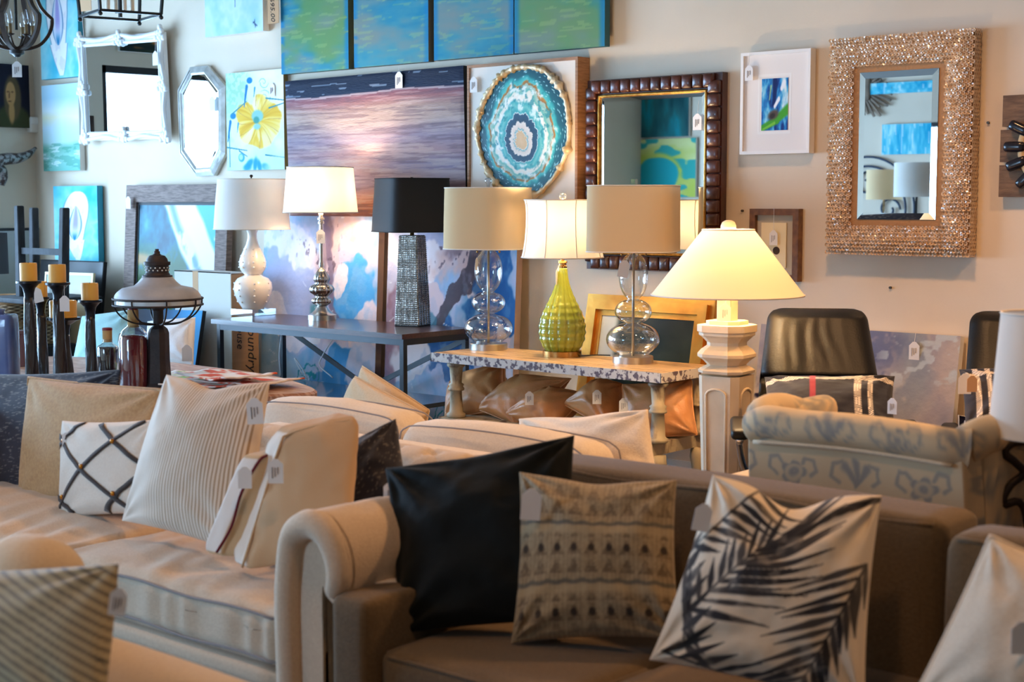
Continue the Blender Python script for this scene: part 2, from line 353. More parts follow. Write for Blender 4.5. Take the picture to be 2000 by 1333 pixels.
# --- oysters on teal
def oyster(seed, cx=.5, lo=.02, hi=.93):
    def f(u, v):
        c = ramp(fbm(u * 2.2 + v, v * 3 - u, 4, seed), [(.2, (60, 178, 205)), (.45, (120, 208, 224)), (.6, (165, 226, 236)), (.8, (90, 195, 215))])
        t = (v - lo) / (hi - lo); tt = np.clip(t, 0, 1); w = .62 * tt ** .9 * (1 - tt) ** .42 * (1 + .18 * (fbm(v * 5, u * 0 + seed, 2, 3) - .5)) + .045 * ((t > -.2) & (t < .3))
        x = u - cx - .05 * np.sin(v * 5 + seed); d = np.abs(x) / np.maximum(w, 1e-3); d = np.where((t < 0) | (t > 1), 9, d)
        c = mixc(c, (120, 160, 185), 1 - sst(1.03, 1.14, d)); c = mixc(c, (244, 240, 240), 1 - sst(.95, 1.03, d))
        c = mixc(c, (214, 208, 214), (fbm(u * 9, v * 9, 3, seed + 5) > .58) * (d < .9) * .5)
        ti = np.clip((v - .28) / .46, 0, 1); wi = .15 * np.sin(math.pi * ti ** .8) ** .8; di = np.abs(x + .02 * np.sin(v * 9)) / np.maximum(wi, 1e-3); di = np.where((v < .28) | (v > .74), 9, di)
        c = mixc(c, (96, 140, 178), 1 - sst(.92, 1.1, di)); c = mixc(c, (222, 226, 240), 1 - sst(.72, .9, di))
        c = mixc(c, (168, 160, 214), (1 - sst(.2, .6, di)) * sst(.34, .5, v)); c = mixc(c, (40, 130, 180), (1 - sst(.2, .9, di)) * (1 - sst(.3, .42, v)))
        return c
    return f
M('edge_teal', (38, 150, 178), .6)
canvas(wq(75, -70, 155, 149, WY - .05), .045, oyster(2), (90, 170), 'teal canvas of a white oyster shell hanging behind the wooden orb chandelier', 'edge_teal')
t = canvas(wq(104, 364, 193, 513, WY - .06), .05, oyster(9, .52), (100, 120), 'teal canvas of an oyster shell with violet centre above the black board', 'edge_teal')
# --- pale seascape
def seascape(u, v):
    c = ramp(v + .05 * (fbm(u * 3, v * 3, 3, 4) - .5), [(0, (120, 190, 178)), (.16, (150, 205, 196)), (.27, (120, 185, 165)), (.34, (190, 225, 225)), (.5, (205, 230, 240)), (.62, (232, 234, 205)), (.7, (225, 238, 240)), (.85, (175, 215, 235)), (1, (190, 224, 240))])
    n = fbm(u * 3, v * 26, 3, 8); return mixc(mixc(c, (90, 160, 140), (n > .58) * (v < .32) * .6), (238, 246, 246), (n < .36) * (v < .3) * .6)
canvas(wq(81, 168, 157, 333, WY - .05), .045, seascape, (60, 140), 'tall pale seascape canvas with green surf below the ornate white mirror frame')
# --- light blue canvas, cut by the top edge
def paleblue(u, v):
    c = ramp(fbm(u * 3, v * 3, 4, 21), [(.25, (168, 214, 236)), (.5, (206, 232, 244)), (.75, (150, 205, 232))])
    c = mixc(c, (90, 130, 160), stroke(u, v, (.52, 1), (.53, .28), .006, .004)); return mixc(c, (60, 90, 120), stroke(u, v, (.84, .1), (.9, .06), .01, .006) + stroke(u, v, (.86, .12), (.87, .05), .008, .006))
t = canvas(wq(398, -110, 514, 60, WY - .06), .05, paleblue, (80, 110), 'pale sky blue canvas at the top of the wall with a large brown tag', 'canvas_white')
p = onY(534, -30, WY - .07); dn = A3(.0, 0, -1)
bt = ob('hanging_tag', boxp(p[0] - .055, p[0] + .055, WY - .075, WY - .072, onY(534, 46, WY - .07)[2], p[2]), 'tag_brown', t, label='brown paper tag with handwritten price')
pp = onY(531, 0, WY - .08); ob('handwriting', text_mesh('$695.00', .058, (pp[0] - .025, WY - .0755, pp[2] + .05), (0.05, 0, -1), (1, 0, .05)), 'ink_black', bt)
# --- flower and birds
def flower(u, v):
    c = ramp(fbm(u * 4, v * 5, 4, 31), [(.2, (196, 228, 222)), (.5, (228, 240, 236)), (.8, (244, 246, 240))])
    g = ell(u, v, (.13, .84), .3, .28, 0, .5) * (.5 + .5 * (fbm(u * 26, v * 26, 3, 6) > .48)); c = mixc(c, (150, 205, 165), g * .8)
    c = mixc(c, (190, 225, 240), sst(.3, .05, v) * .6)
    for (a, b, r, s) in ((.66, .88, .09, 1), (.68, .72, .12, 2)):
        d = np.hypot(u - a, (v - b) * 1.4); th = np.arctan2(v - b, u - a); c = mixc(c, (130, 185, 180), (np.abs((d * 16 - th / 6.28 * 1.3) % 1 - .5) < .12) * (d < r) * .7)
    x = u - .56; y = (v - .49) * 1.5; r = np.hypot(x, y); th = np.arctan2(y, x)
    R = .40 + .025 * np.sin(th * 5 + 1) + .05 * (fbm(3 + 2 * np.cos(th), 3 + 2 * np.sin(th), 3, 17) - .5) * 2
    pet = 1 - sst(.92, 1.04, r / R); sh = fbm(4 + 3.4 * np.cos(th), 4 + 3.4 * np.sin(th) + r * 3, 4, 12)
    pc = ramp(sh + .25 * (r / R - .5), [(.2, (222, 160, 40)), (.45, (236, 190, 66)), (.6, (244, 212, 110)), (.8, (248, 236, 190))])
    pc = mixc(pc, (246, 228, 160), sst(-.05, -.3, y) * sst(.45, .6, sh)); c = c * (1 - pet[..., None]) + pc * pet[..., None]
    c = mixc(c, (205, 150, 70), (np.abs(((th * 1.9 + r) % 1) - .5) < .05) * pet * sst(.05, .2, r) * .5)
    c = mixc(c, (140, 196, 186), ell(u, v, (.55, .545), .1, .062, 0, .2)); c = mixc(c, (70, 150, 140), ell(u, v, (.53, .505), .05, .036, 0, .3)); c = mixc(c, (150, 200, 190), ell(u, v, (.54, .44), .06, .03, 0, .4))
    for (bx, by, dx) in ((.42, .91, -.1), (.12, .56, -.1)):       # two blue capped birds on stems
        c = mixc(c, (225, 240, 240), ell(u, v, (bx + .02, by - .12), .07, .12, 0, .2)); c = mixc(c, (30, 130, 190), ell(u, v, (bx, by), .05, .032, 0, .2))
        c = mixc(c, (30, 120, 175), stroke(u, v, (bx - .05, by - .06), (bx + dx, by - .26), .022, .008)); c = mixc(c, (60, 150, 190), stroke(u, v, (bx + .09, by - .08), (bx + .07, by - .17), .014, .004))
    for p0, p1 in (((.1, .58), (.36, .7)), ((.0, .24), (.36, .2)), ((.7, .72), (1, .69)), ((.75, .62), (1, .66)), ((.68, .15), (1, .12)), ((.05, .04), (.05, .4)), ((.22, .2), (.36, .14))): c = mixc(c, (60, 140, 150), stroke(u, v, p0, p1, .008, .005))
    c = mixc(c, (70, 165, 190), ell(u, v, (.26, .13), .055, .045, 0, .2)); c = mixc(c, (170, 220, 225), ell(u, v, (.25, .135), .035, .03, 0, .3))
    for a in ((.36, .03), (.5, .06), (.57, .04), (.68, .03), (.4, .07)): c = mixc(c, (30, 150, 185), ell(u, v, a, .07, .035, a[0] * 9, .5) * .9)
    return mixc(c, (195, 228, 205), ell(u, v, (.82, .05), .2, .08, .4, .6) * .7)
M('edge_tan', (170, 140, 80), .7)
t = canvas(wq(441, 144, 556, 331, WY - .04), .035, flower, (130, 200), 'canvas of a yellow poppy with two blue capped birds', 'edge_tan')
tag(t, onY(531, 162, WY - .047), .09, (1, 0, 0))
# --- four teal and green colour field canvases cut by the top edge
def field(seed, green, grey):
    def f(u, v):
        n = fbm(u * 2.5, v * 5, 4, seed); m = fbm(u * 1.6 + 5, v * 3.2, 4, seed + 9)
        n = .6 * n + .4 * fbm(u * 4, v * 22, 3, seed + 30); c = ramp(n, [(.25, (36, 130, 162)), (.45, (66, 142, 162)), (.6, (98, 140, 148)), (.8, (122, 136, 136))])
        c = mixc(c, (104, 146, 84), sst(.36, .66, m + green - .5) * .85); c = mixc(c, (122, 138, 138), sst(.38, .66, m + grey - .5) * .8)
        s = fbm(u * 5, v * 40, 2, seed + 3); c = mixc(c, (160, 185, 120), (s > .66) * .3); return mixc(c, (20, 120, 180), sst(.08, .02, np.minimum(u, 1 - u)) * (n < .6) * .7)
    return f
M('edge_green', (70, 84, 62), .6); M('edge_grey', (92, 88, 76), .6); M('edge_blue', (28, 92, 104), .6)
for l, b, r, b2, sd, g, gr, e, txt, dY in ((550, 146, 681, 134, 41, .62, .3, 'edge_green', 'leftmost green and blue colour field canvas above the beach painting', 0), (692, 133, 837, 120, 55, .3, .5, 'edge_grey', 'second blue grey colour field canvas in the row along the top', 0),
        (848, 119, 1003, 105, 63, .2, .55, 'edge_grey', 'third blue grey colour field canvas in the row along the top', 0), (1005, 104, 1181, 91, 74, .62, .45, 'edge_blue', 'rightmost green and blue colour field canvas in the row along the top', .03)):
    Y = WY - .05 - dY; a = onY(l, b, Y); c = onY(r, b2, Y); z0 = (a[2] + c[2]) / 2
    canvas([A3(a[0], Y, 3.05), A3(c[0], Y, 3.05), A3(c[0], Y, z0), A3(a[0], Y, z0)], .045, field(sd, g, gr), (90, 90), txt, e, group='teal and green canvases along the top')
# --- ridged beach painting
def beach(u, v):
    n = fbm(u * 3, v * 22, 4, 91); y = v + .03 * (fbm(u * 5, v * 6, 4, 95) - .5) + .006 * np.sin(u * 7)
    c = ramp(y, [(0, (120, 80, 70)), (.06, (210, 140, 105)), (.13, (225, 165, 140)), (.22, (176, 158, 170)), (.36, (160, 156, 178)), (.45, (196, 168, 168)), (.55, (176, 166, 180)), (.68, (205, 188, 172)), (.76, (196, 172, 156)), (.82, (178, 128, 128)), (.865, (150, 104, 116)), (.88, (30, 48, 78)), (1, (24, 36, 62))])
    c = mixc(c, (238, 190, 160), ell(u, v, (.42, .36), .16, .08, .1, .9) * .7); c = mixc(c, (235, 222, 200), (n > .62) * (v < .8) * .35); c = mixc(c, (110, 96, 118), (n < .36) * (v < .85) * .16)
    st_ = fbm(u * 7, v * 75, 3, 97); c = mixc(c, (120, 104, 116), sst(.56, .68, st_) * (v < .87) * .45); c = mixc(c, (226, 212, 204), sst(.44, .34, st_) * (v < .87) * .4); k = fbm(u * 9, v * 60, 3, 99); c = mixc(c, (150, 180, 200), (k > .7) * (v > .88) * .8); return mixc(c, (212, 205, 205), (np.abs(y - .868) < .006) * .8) * A3(.86, .83, .86)
M('edge_black', (18, 16, 18), .6)
t = canvas(lq((557, 159), (905, 128), (911, 424), (567, 427), WY - .06, WY - .09), .045, beach, (200, 170), 'large ridged beach painting with dark blue sea and mauve sand', 'edge_black', 'paint_ridged',
    hfn=lambda u, v: .006 * fbm(u * 5, v * 30, 4, 91) * sst(0, .02, np.minimum(np.minimum(u, 1 - u), np.minimum(v, 1 - v))))
q = onY(779, 140, WY - .075); tag(t, q, .1, (1, 0, 0), string=q + A3(0, 0, .03))
# --- two big blue abstract canvases standing behind the console
def abstract(seed, dark):
    def f(u, v):
        wx = fbm(u * 2.2 + 3, v * 2.2, 5, seed, .6) - .5; wy = fbm(u * 2.2, v * 2.2 + 8, 5, seed + 4, .6) - .5; a = u + wx * .55; b = v + wy * .55
        n = fbm(a * 3, b * 3, 5, seed + 7, .6); fine = fbm(u * 16, v * 16, 4, seed + 11)
        c = ramp(n + .12 * (fine - .5), [(.25, (96, 160, 205)), (.4, (150, 178, 212)), (.5, (190, 192, 218)), (.6, (206, 198, 214)), (.75, (168, 172, 202))])
        def patch(cen, ra, rb, rot, col, al=1.0, soft=.05):
            nonlocal c
            c = mixc(c, col, ell(a, b, cen, ra, rb, rot, soft) * al * (.75 + .25 * sst(.35, .5, fine)))
        patch((.16, .86), .22, .14, 0, (226, 218, 226)); patch((.62, .9), .3, .1, .2, (206, 172, 168), .9, .2); patch((.85, .84), .16, .1, -.4, (188, 178, 200)); patch((.5, .93), .12, .06, .7, (112, 90, 100), .8, .2)
        patch((.86, .64), .2, .24, .2, (64, 150, 208) if dark < .5 else (26, 92, 158), .95); patch((.72, .76), .12, .07, .6, (232, 214, 214)); patch((.28, .62), .2, .16, 0, (164, 172, 206), .9)
        patch((.47, .5), .11, .07, .5, (70, 140, 150), .8, .3); patch((.58, .47), .14, .07, -.5, (22, 84, 150), .9, .1); patch((.6, .44), .07, .03, -.4, (232, 226, 230)); patch((.97, .42), .16, .13, 0, (224, 204, 206)); patch((.2, .42), .14, .09, .3, (226, 220, 230)); patch((.4, .38), .1, .05, 0, (222, 222, 232))
        if dark > .5: patch((.3, .66), .16, .12, -.6, (206, 190, 200)); patch((.55, .68), .07, .28, -.5, (64, 54, 66), .9); patch((.35, .52), .18, .1, -.3, (48, 112, 140), .9); patch((.5, .42), .18, .08, .2, (26, 84, 150), .9); patch((.3, .38), .16, .08, 0, (224, 220, 228)); patch((.07, .5), .1, .2, 0, (128, 92, 110), .8, .2); patch((.85, .75), .2, .2, .1, (24, 86, 150), .8)
        else:
            for p0, p1, w0, w1 in (((.52, 1.0), (.6, .7), .03, .05), ((.6, .7), (.72, .48), .05, .03)): c = mixc(c, (108, 90, 112), stroke(a, b, p0, p1, w0, w1, .3) * .8)
        patch((.78, .22), .3, .12, .35, (36, 130, 196), .9); patch((.95, .25), .14, .16, 0, (196, 196, 214)); patch((.2, .16), .2, .14, 0, (172, 200, 216), .8, .3); patch((.55, .1), .2, .08, 0, (60, 140, 200), .8)
        r = np.hypot(a - .34, (b - .17) * 1.15); c = mixc(c, (36, 140, 156), (np.abs((r * 34) % 1 - .5) < .16) * (r < .11))
        k = fbm(u * 46, v * 46, 2, seed + 20); c = mixc(c, (84, 66, 80), sst(.72, .76, k) * ell(a, b, (.5, .88), .25, .08, 0, .4) * .8)
        for i in range(12):
            r_ = random.Random(seed * 31 + i); x, y = r_.random(), r_.random(); c = mixc(c, (232, 238, 246), stroke(u, v, (x, y), (x + r_.uniform(-.07, .07), y + r_.uniform(.0, .03)), .0025, .0015) * .7)
        return c
    return f
def topz(px, py, Y): return onY(px, py, Y)
SHZ = .12                                                     # console lower shelf height, the canvases stand behind it
M('edge_wrap', (196, 166, 148), .6, col2=(120, 108, 116), nscale=1.2, ramp=(.48, .52), stretch=(.2, .2, 1.3))
for (l, r, sd, dk, txt) in ((517, 741, 5, 0.0, 'blue and lavender abstract canvas standing behind the console, left of the pair'), (760, 1012, 12, 1.0, 'darker blue abstract canvas standing behind the glass lamp, right of the pair')):
    Y = WY - .1; a = onY(l, 424, Y); c = onY(r, 424, Y); o = .07
    t = canvas([A3(a[0], Y, 1.41), A3(c[0], Y, 1.41), A3(c[0], Y - o, .02), A3(a[0], Y - o, .02)], .05, abstract(sd, dk), (170, 190), txt, 'edge_wrap', 'paint_rough', group='pair of blue abstract canvases')
# --- agate picture in a deep wooden box frame
Y = WY - .11; q = wq(912, 130, 1127, 470, Y); q[0][2] = q[1][2] = onY(1020, 119, Y)[2]
M('frame_oak', (176, 128, 88), .6, col2=(140, 96, 60), nscale=6, stretch=(2, 2, 14), bump=(30, .1)); M('board_cream', (236, 226, 214), .7)
t = thing('agate_picture', (q[2] + q[3]) / 2, 'round teal agate slice with gold rim in a deep wooden box frame', 'picture')
fb, iq = frame_bars(q, .017, .105)
for b in fb: ob('frame_side', b, 'frame_oak', t)
ob('backing_board', panel(*inq(q, .017, .012), .08), 'board_cream', t)
ac = onY(1023, 257, Y); AR = 121 * dep(ac) / FPX
M('gold_leaf', (204, 162, 104), .45, .35, col2=(236, 218, 184), nscale=18, bump=(50, .6, .01))
def agate(x, z):
    r = np.hypot(x, z); th = np.arctan2(z, x)
    cyo = -.16 * (1 - r); x2 = x + .04 * (1 - r); z2 = z - cyo; r = np.hypot(x2, z2); th = np.arctan2(z2, x2)
    w = fbm(3 + 1.3 * np.cos(th), 3 + 1.3 * np.sin(th), 4, 7) - .5; w2 = fbm(9 + 8 * np.cos(th), 9 + 8 * np.sin(th) + r * 3, 3, 8) - .5; w3 = fbm(x * 3 + 7, z * 3, 3, 18) - .5; tt = r * 1.02 + w * .2 + w2 * .075 + w3 * .18 * sst(.35, .6, r) * sst(1.02, .85, r)
    c = ramp(tt, [(0, (216, 184, 142)), (.17, (206, 172, 128)), (.175, (236, 226, 215)), (.2, (80, 150, 160)), (.215, (214, 200, 188)), (.3, (226, 216, 206)), (.31, (12, 52, 78)), (.41, (16, 66, 96)), (.42, (240, 240, 235)), (.435, (40, 150, 158)), (.5, (110, 190, 185)), (.55, (60, 165, 170)), (.585, (238, 232, 220)), (.64, (226, 226, 210)), (.66, (90, 175, 165)), (.7, (150, 190, 172)), (.735, (168, 196, 182)), (.745, (150, 98, 30)), (.775, (176, 124, 44)), (.785, (90, 190, 186)), (.84, (44, 160, 162)), (.88, (10, 92, 106)), (1, (4, 66, 84))])
    m = fbm(x * 12 + 4 * w, z * 12, 4, 15); c = mixc(c, (240, 244, 240), sst(.55, .68, m) * sst(.42, .5, tt) * (1 - sst(.8, .86, tt)) * .8); c = mixc(c, (20, 120, 130), sst(.6, .7, fbm(x * 14, z * 14 + 6, 4, 25)) * sst(.44, .5, tt) * (1 - sst(.82, .9, tt)) * .7)
    return mixc(c, (170, 225, 232), (fbm(x * 60, z * 60, 2, 33) > .75) * (tt > .84) * .9)
nr, na = 90, 200; rr, aa = np.meshgrid(np.linspace(.0, 1, nr), np.linspace(0, 2 * math.pi, na)); X_, Z_ = rr * np.cos(aa), rr * np.sin(aa)
rim = 1 + .05 * (fbm(4 + 2 * np.cos(aa), 4 + 2 * np.sin(aa), 3, 2) - .5) * 2
P = np.stack([ac[0] + X_ * AR * .96 * rim, np.full(X_.shape, Y - .012), ac[2] + Z_ * AR * 1.03 * rim], -1).reshape(-1, 3)
ag = ob('agate_slice', (P, [q_[::-1] for q_ in gridf(nr, na)]), 'paint_gloss', t, True, agate(X_, Z_).reshape(-1, 3))
ra = np.linspace(0, 2 * math.pi, 150, endpoint=False); rm = 1 + .05 * (fbm(4 + 2 * np.cos(ra), 4 + 2 * np.sin(ra), 3, 2) - .5) * 2
pts = np.stack([ac[0] + np.cos(ra) * AR * .97 * rm, np.full(150, Y - .012), ac[2] + np.sin(ra) * AR * 1.04 * rm], -1)
ob('gold_rim', tube(pts, .012 + .02 * np.array([random.random() ** 2 for _ in ra]), 8, True), 'gold_leaf', t, True)
q2 = onY(925, 150, Y - .006); tag(t, q2, .09, (1, 0, 0), string=q2 + A3(0, 0, .04))
# --- mirrors
M('mirror_glass', (232, 238, 240), .012, 1.0)
def mirror_glass(t, q, bev, tilt=.012):
    i = inq(q, bev, 0); i = [p + A3(0, -tilt * bev * 4, 0) for p in i]
    ob('mirror_glass', (np.array([*i]), [(3, 2, 1, 0)]), 'mirror_glass', t)
    ob('bevelled_edge', (np.array([*q, *i]), [(4 + k, 4 + (k + 1) % 4, (k + 1) % 4, k) for k in range(4)]), 'mirror_glass', t)
# ornate white mirror, hung a little forward at the top
qo = [onY(153, 76, WY - .072), onY(318, 62, WY - .072), onY(329, 271, WY - .068), onY(164, 275, WY - .068)]
M('plaster_white', (240, 240, 240), .5, bump=(40, .2))
t = thing('ornate_mirror', (qo[2] + qo[3]) / 2, 'rectangular mirror in an ornate white carved frame', 'mirror')
fb, iq = frame_bars(qo, .065, .03, .0)
for b in fb: ob('frame_side', b, 'plaster_white', t)
ob('mirror_glass', (np.array(inq(qo, .063, .004)), [(3, 2, 1, 0)]), 'mirror_glass', t)
ux = (qo[1] - qo[0]); uz = (qo[0] - qo[3]); nn = np.cross(ux, uz); nn /= np.linalg.norm(nn)
ins = inq(qo, .052, -.006)
ob('inner_bead', tube(np.vstack([np.linspace(ins[k], ins[(k + 1) % 4], 12, endpoint=False) for k in range(4)]), .011, 8, True), 'plaster_white', t, True)
ins = inq(qo, .012, -.008); pl = []
for k in range(4):
    for s in np.linspace(0, 1, 30, endpoint=False):
        c = (qo[0] + qo[2]) / 2; p = ins[k] * (1 - s) + ins[(k + 1) % 4] * s; b = .014 * math.cos(4 * math.pi * s); d = (c - p) / np.linalg.norm(c - p); pl.append(p - d * b)
ob('scalloped_edge', tube(pl, .016, 8, True), 'plaster_white', t, True)
for k in range(4):
    for p0 in (qo[k], (qo[k] + qo[(k + 1) % 4]) / 2):
        c = (qo[0] + qo[2]) / 2; d = (c - p0) / np.linalg.norm(c - p0); p1 = p0 + d * .028 + nn * .012; ms = []
        for j in range(9):
            a = j * .72; rr_ = .016 + .034 * (j % 3) / 2; o = p1 + (ux / np.linalg.norm(ux)) * math.cos(a) * rr_ + (uz / np.linalg.norm(uz)) * math.sin(a) * rr_
            ms.append(softbox(o, (.019, .016, .021), .015, 5))
        ob('carved_leaf', joinm(*ms), 'plaster_white', t, True)
q2 = onY(303, 100, WY - .11); tag(t, q2, .1, (1, 0, 0), string=q2 + A3(.01, 0, .1), prints=False)
# octagonal silver mirror
Y = WY - .03; M('silver_leaf', (196, 196, 190), .45, .5, col2=(226, 226, 222), nscale=14, bump=(40, .25))
oct_px = [(371, 131), (405, 128), (440, 168), (440, 300), (418, 343), (383, 345), (351, 302), (347, 175)]
oc = [onY(x, y, Y) for x, y in oct_px]; cc = sum(oc) / 8
t = thing('octagonal_mirror', A3(cc[0], Y, min(p[2] for p in oc)), 'tall octagonal mirror in a stepped silver frame', 'mirror')
rg = lambda s, y: [A3(cc[0] + (p[0] - cc[0]) * s, y, cc[2] + (p[2] - cc[2]) * (1 - (1 - s) * .62)) for p in oc]
for s0, s1, y0, y1 in ((1.0, .9, Y + .0, Y - .014), (.91, .8, Y - .008, Y - .02), (.81, .74, Y - .02, Y - .008)):
    o = ob('frame_step', joinm((np.array([*rg(s0, y0), *rg(s1, y1)]), [(k, (k + 1) % 8, 8 + (k + 1) % 8, 8 + k) for k in range(8)]), (np.array([*rg(s0, WY - .002), *rg(s0, y0)]), [(k, (k + 1) % 8, 8 + (k + 1) % 8, 8 + k) for k in range(8)])), 'silver_leaf', t)
i1 = rg(.76, Y - .009); i2 = rg(.68, Y - .012)
ob('mirror_glass', (np.array(i2), [tuple(range(8))]), 'mirror_glass', t); ob('bevelled_edge', (np.array([*i1, *i2]), [(k, (k + 1) % 8, 8 + (k + 1) % 8, 8 + k) for k in range(8)]), 'mirror_glass', t)
q2 = onY(414, 188, Y - .035); tag(t, q2, .1, (1, 0, 0), prints=False)
# dark bamboo style mirror with many frame segments
Y = WY - .07; q = wq(1145, 158, 1404, 535, Y); q[0][2] = q[1][2] = onY(1275, 149, Y)[2]
M('wood_bamboo', (88, 40, 22), .38, col2=(50, 20, 12), nscale=9, ramp=(.35, .7), bump=(30, .1), coat=.3); M('gold_bead', (196, 148, 70), .35, .8, col2=(150, 104, 40), nscale=40)
t = thing('bamboo_mirror', (q[2] + q[3]) / 2, 'mirror with slanted glass edge in a dark brown bamboo look frame', 'mirror')
fb, iq = frame_bars(q, .085, .06, -.012)
for b in fb: ob('frame_side', b, 'wood_bamboo', t)
seg = {}
for k in range(4):
    a, b = inq(q, .04)[k], inq(q, .04)[(k + 1) % 4]; L = np.linalg.norm(b - a); n = int(round(L / .066)); d = (b - a) / L
    for j in range(n):
        s = (j + .5) / n; c = a + (b - a) * s; hx = abs(d[0]) > .5
        o = ob('frame_segment', softbox(c + A3(0, -.002, 0), (L / n * .488, .014, .036) if hx else (.036, .014, L / n * .488), .009, 5, (.0, .008, 0)), 'wood_bamboo', t, True)
gi = inq(q, .083, .0)
gq = inq(q, .09)
ob('gold_slip', tube(np.vstack([np.linspace(gq[k], gq[(k + 1) % 4], 14, endpoint=False) for k in range(4)]), .009, 8, True), 'gold_bead', t, True)
mirror_glass(t, inq(q, .096, .006), .024)
q2 = onY(1362, 222, Y - .015); tag(t, q2, .085, (1, 0, 0), string=q2 + A3(.01, 0, .07))
# small white framed abstract
Y = WY - .06; q = wq(1447, 106, 1580, 299, Y); q[0][2] = q[1][2] = onY(1515, 99, Y)[2]
M('frame_white', (240, 234, 228), .45); M('mat_white', (236, 228, 222), .8)
t = thing('framed_abstract', (q[2] + q[3]) / 2, 'small blue and green abstract in a wide white frame', 'picture')
fb, iq = frame_bars(q, .016, .05)
for b in fb: ob('frame_side', b, 'frame_white', t)
ob('mount_board', panel(*inq(q, .016, .012), .03), 'mat_white', t)
w0 = (q[1] - q[0])[0]; h0 = (q[0] - q[3])[2]
sub = lambda a, b, c, d, dn: [A3(q[0][0] + w0 * a, Y + dn, q[3][2] + h0 * d), A3(q[0][0] + w0 * b, Y + dn, q[3][2] + h0 * d), A3(q[0][0] + w0 * b, Y + dn, q[3][2] + h0 * c), A3(q[0][0] + w0 * a, Y + dn, q[3][2] + h0 * c)]
fb, iq = frame_bars(sub(.24, .72, .195, .78, .0115), .012, .004, .0)
for b in fb: ob('mount_bevel', b, 'frame_white', t)
def nest(u, v):
    c = ramp(fbm(u * 5 + v * 2, v * 3 - u * 4, 4, 77), [(.25, (20, 50, 120)), (.45, (40, 130, 195)), (.6, (110, 190, 220)), (.8, (225, 235, 240))])
    c = mixc(c, (18, 34, 92), stroke(u, v, (.5, .95), (.48, .5), .1, .06, .5)); c = mixc(c, (238, 240, 245), stroke(u, v, (.85, .92), (.75, .8), .06, .05, .5) + stroke(u, v, (.65, .6), (.5, .46), .05, .04, .5)); c = mixc(c, (190, 215, 130), stroke(u, v, (.35, .85), (.3, .6), .03, .02, .7) * .7)
    c = mixc(c, (70, 160, 40), stroke(u, v, (0, .04), (.6, .2), .06, .08, .4) + stroke(u, v, (.6, .22), (1, .4), .08, .1, .4)); c = mixc(c, (120, 190, 60), stroke(u, v, (.05, .02), (.5, .14), .02, .03, .5))
    return mixc(mixc(c, (90, 70, 60), ell(u, v, (.45, .3), .2, .09, .2, .4)), (50, 40, 36), ell(u, v, (.42, .28), .1, .05, .2, .5))
quad_paint('painted_face', *sub(.3, .68, .23, .735, .0105), nest, 70, 110, 'paint_gloss', t)
q2 = onY(1463, 128, Y - .004); tag(t, q2, .075, (1, 0, 0), string=q2 + A3(.0, 0, .06))
# sequin mirror: hundreds of small shell discs on a wide raffia frame
Y = WY - .08; q = wq(1623, 84, 1890, 499, Y); q[0][2] = q[1][2] = onY(1755, 70, Y)[2]; fw = .16
M('raffia', (170, 124, 80), .8, bump=(60, .4)); M('shell_disc', (194, 156, 116), .2, .0, col2=(222, 192, 160), nscale=22, ramp=(.3, .7), spec=.9, coat=.4)
t = thing('sequin_mirror', (q[2] + q[3]) / 2, 'tall mirror in a wide frame covered with shiny shell discs', 'mirror')
fb, iq = frame_bars(q, fw, .075, 0)
for b in fb: ob('frame_side', b, 'raffia', t)
rd = random.Random(3); dv = []; x0, x1, z0, z1 = q[0][0], q[1][0], q[3][2], q[0][2]
def disc(c, r, n, tx, tz):
    a = np.linspace(0, 2 * math.pi, n, endpoint=False); ring = np.stack([np.cos(a), np.zeros(n), np.sin(a)], -1)
    R = rotm('X', tx) @ rotm('Z', tz); A = (ring * r) @ R.T + c; B = (ring * r * .32 + A3(0, .0025, 0)) @ R.T + c
    return np.vstack([A, B]), [(i, (i + 1) % n, n + (i + 1) % n, n + i)[::-1] for i in range(n)]
st = .0172; nx = int((x1 - x0) / st); nz = int((z1 - z0) / st)
for j in range(nz + 1):
    for i in range(nx + 1):
        x = x0 + (i + .5 * (j % 2)) * (x1 - x0) / nx; z = z0 + j * (z1 - z0) / nz
        e = min(x - x0, x1 - x, z - z0, z1 - z)
        if e < -.005 or e > fw - .035: continue
        bul = .02 * math.sin(math.pi * min(max(e / (fw - .02), 0), 1))
        dv.append(disc(A3(x, Y - .004 - bul, z), .0108, 7, rd.uniform(-.35, .35), rd.uniform(-.35, .35)))
for j in range(nz + 1):
    for i in range(4):
        a = np.linspace(0, 2 * math.pi, 8, endpoint=False); z = z0 + j * (z1 - z0) / nz; y = Y + .008 + i * .019
        ring = np.stack([np.zeros(8), np.cos(a), np.sin(a)], -1); cc0 = A3(x1 + .003, y + .009 * (j % 2), z); dv.append((np.vstack([cc0 + ring * .0125, cc0 + ring * .004 + A3(.002, 0, 0)]), [(k, (k + 1) % 8, 8 + (k + 1) % 8, 8 + k) for k in range(8)]))
T(ob('shell_discs', joinm(*dv), 'shell_disc', t), kind='stuff')
mirror_glass(t, inq(q, fw, -.004), .03, .02)
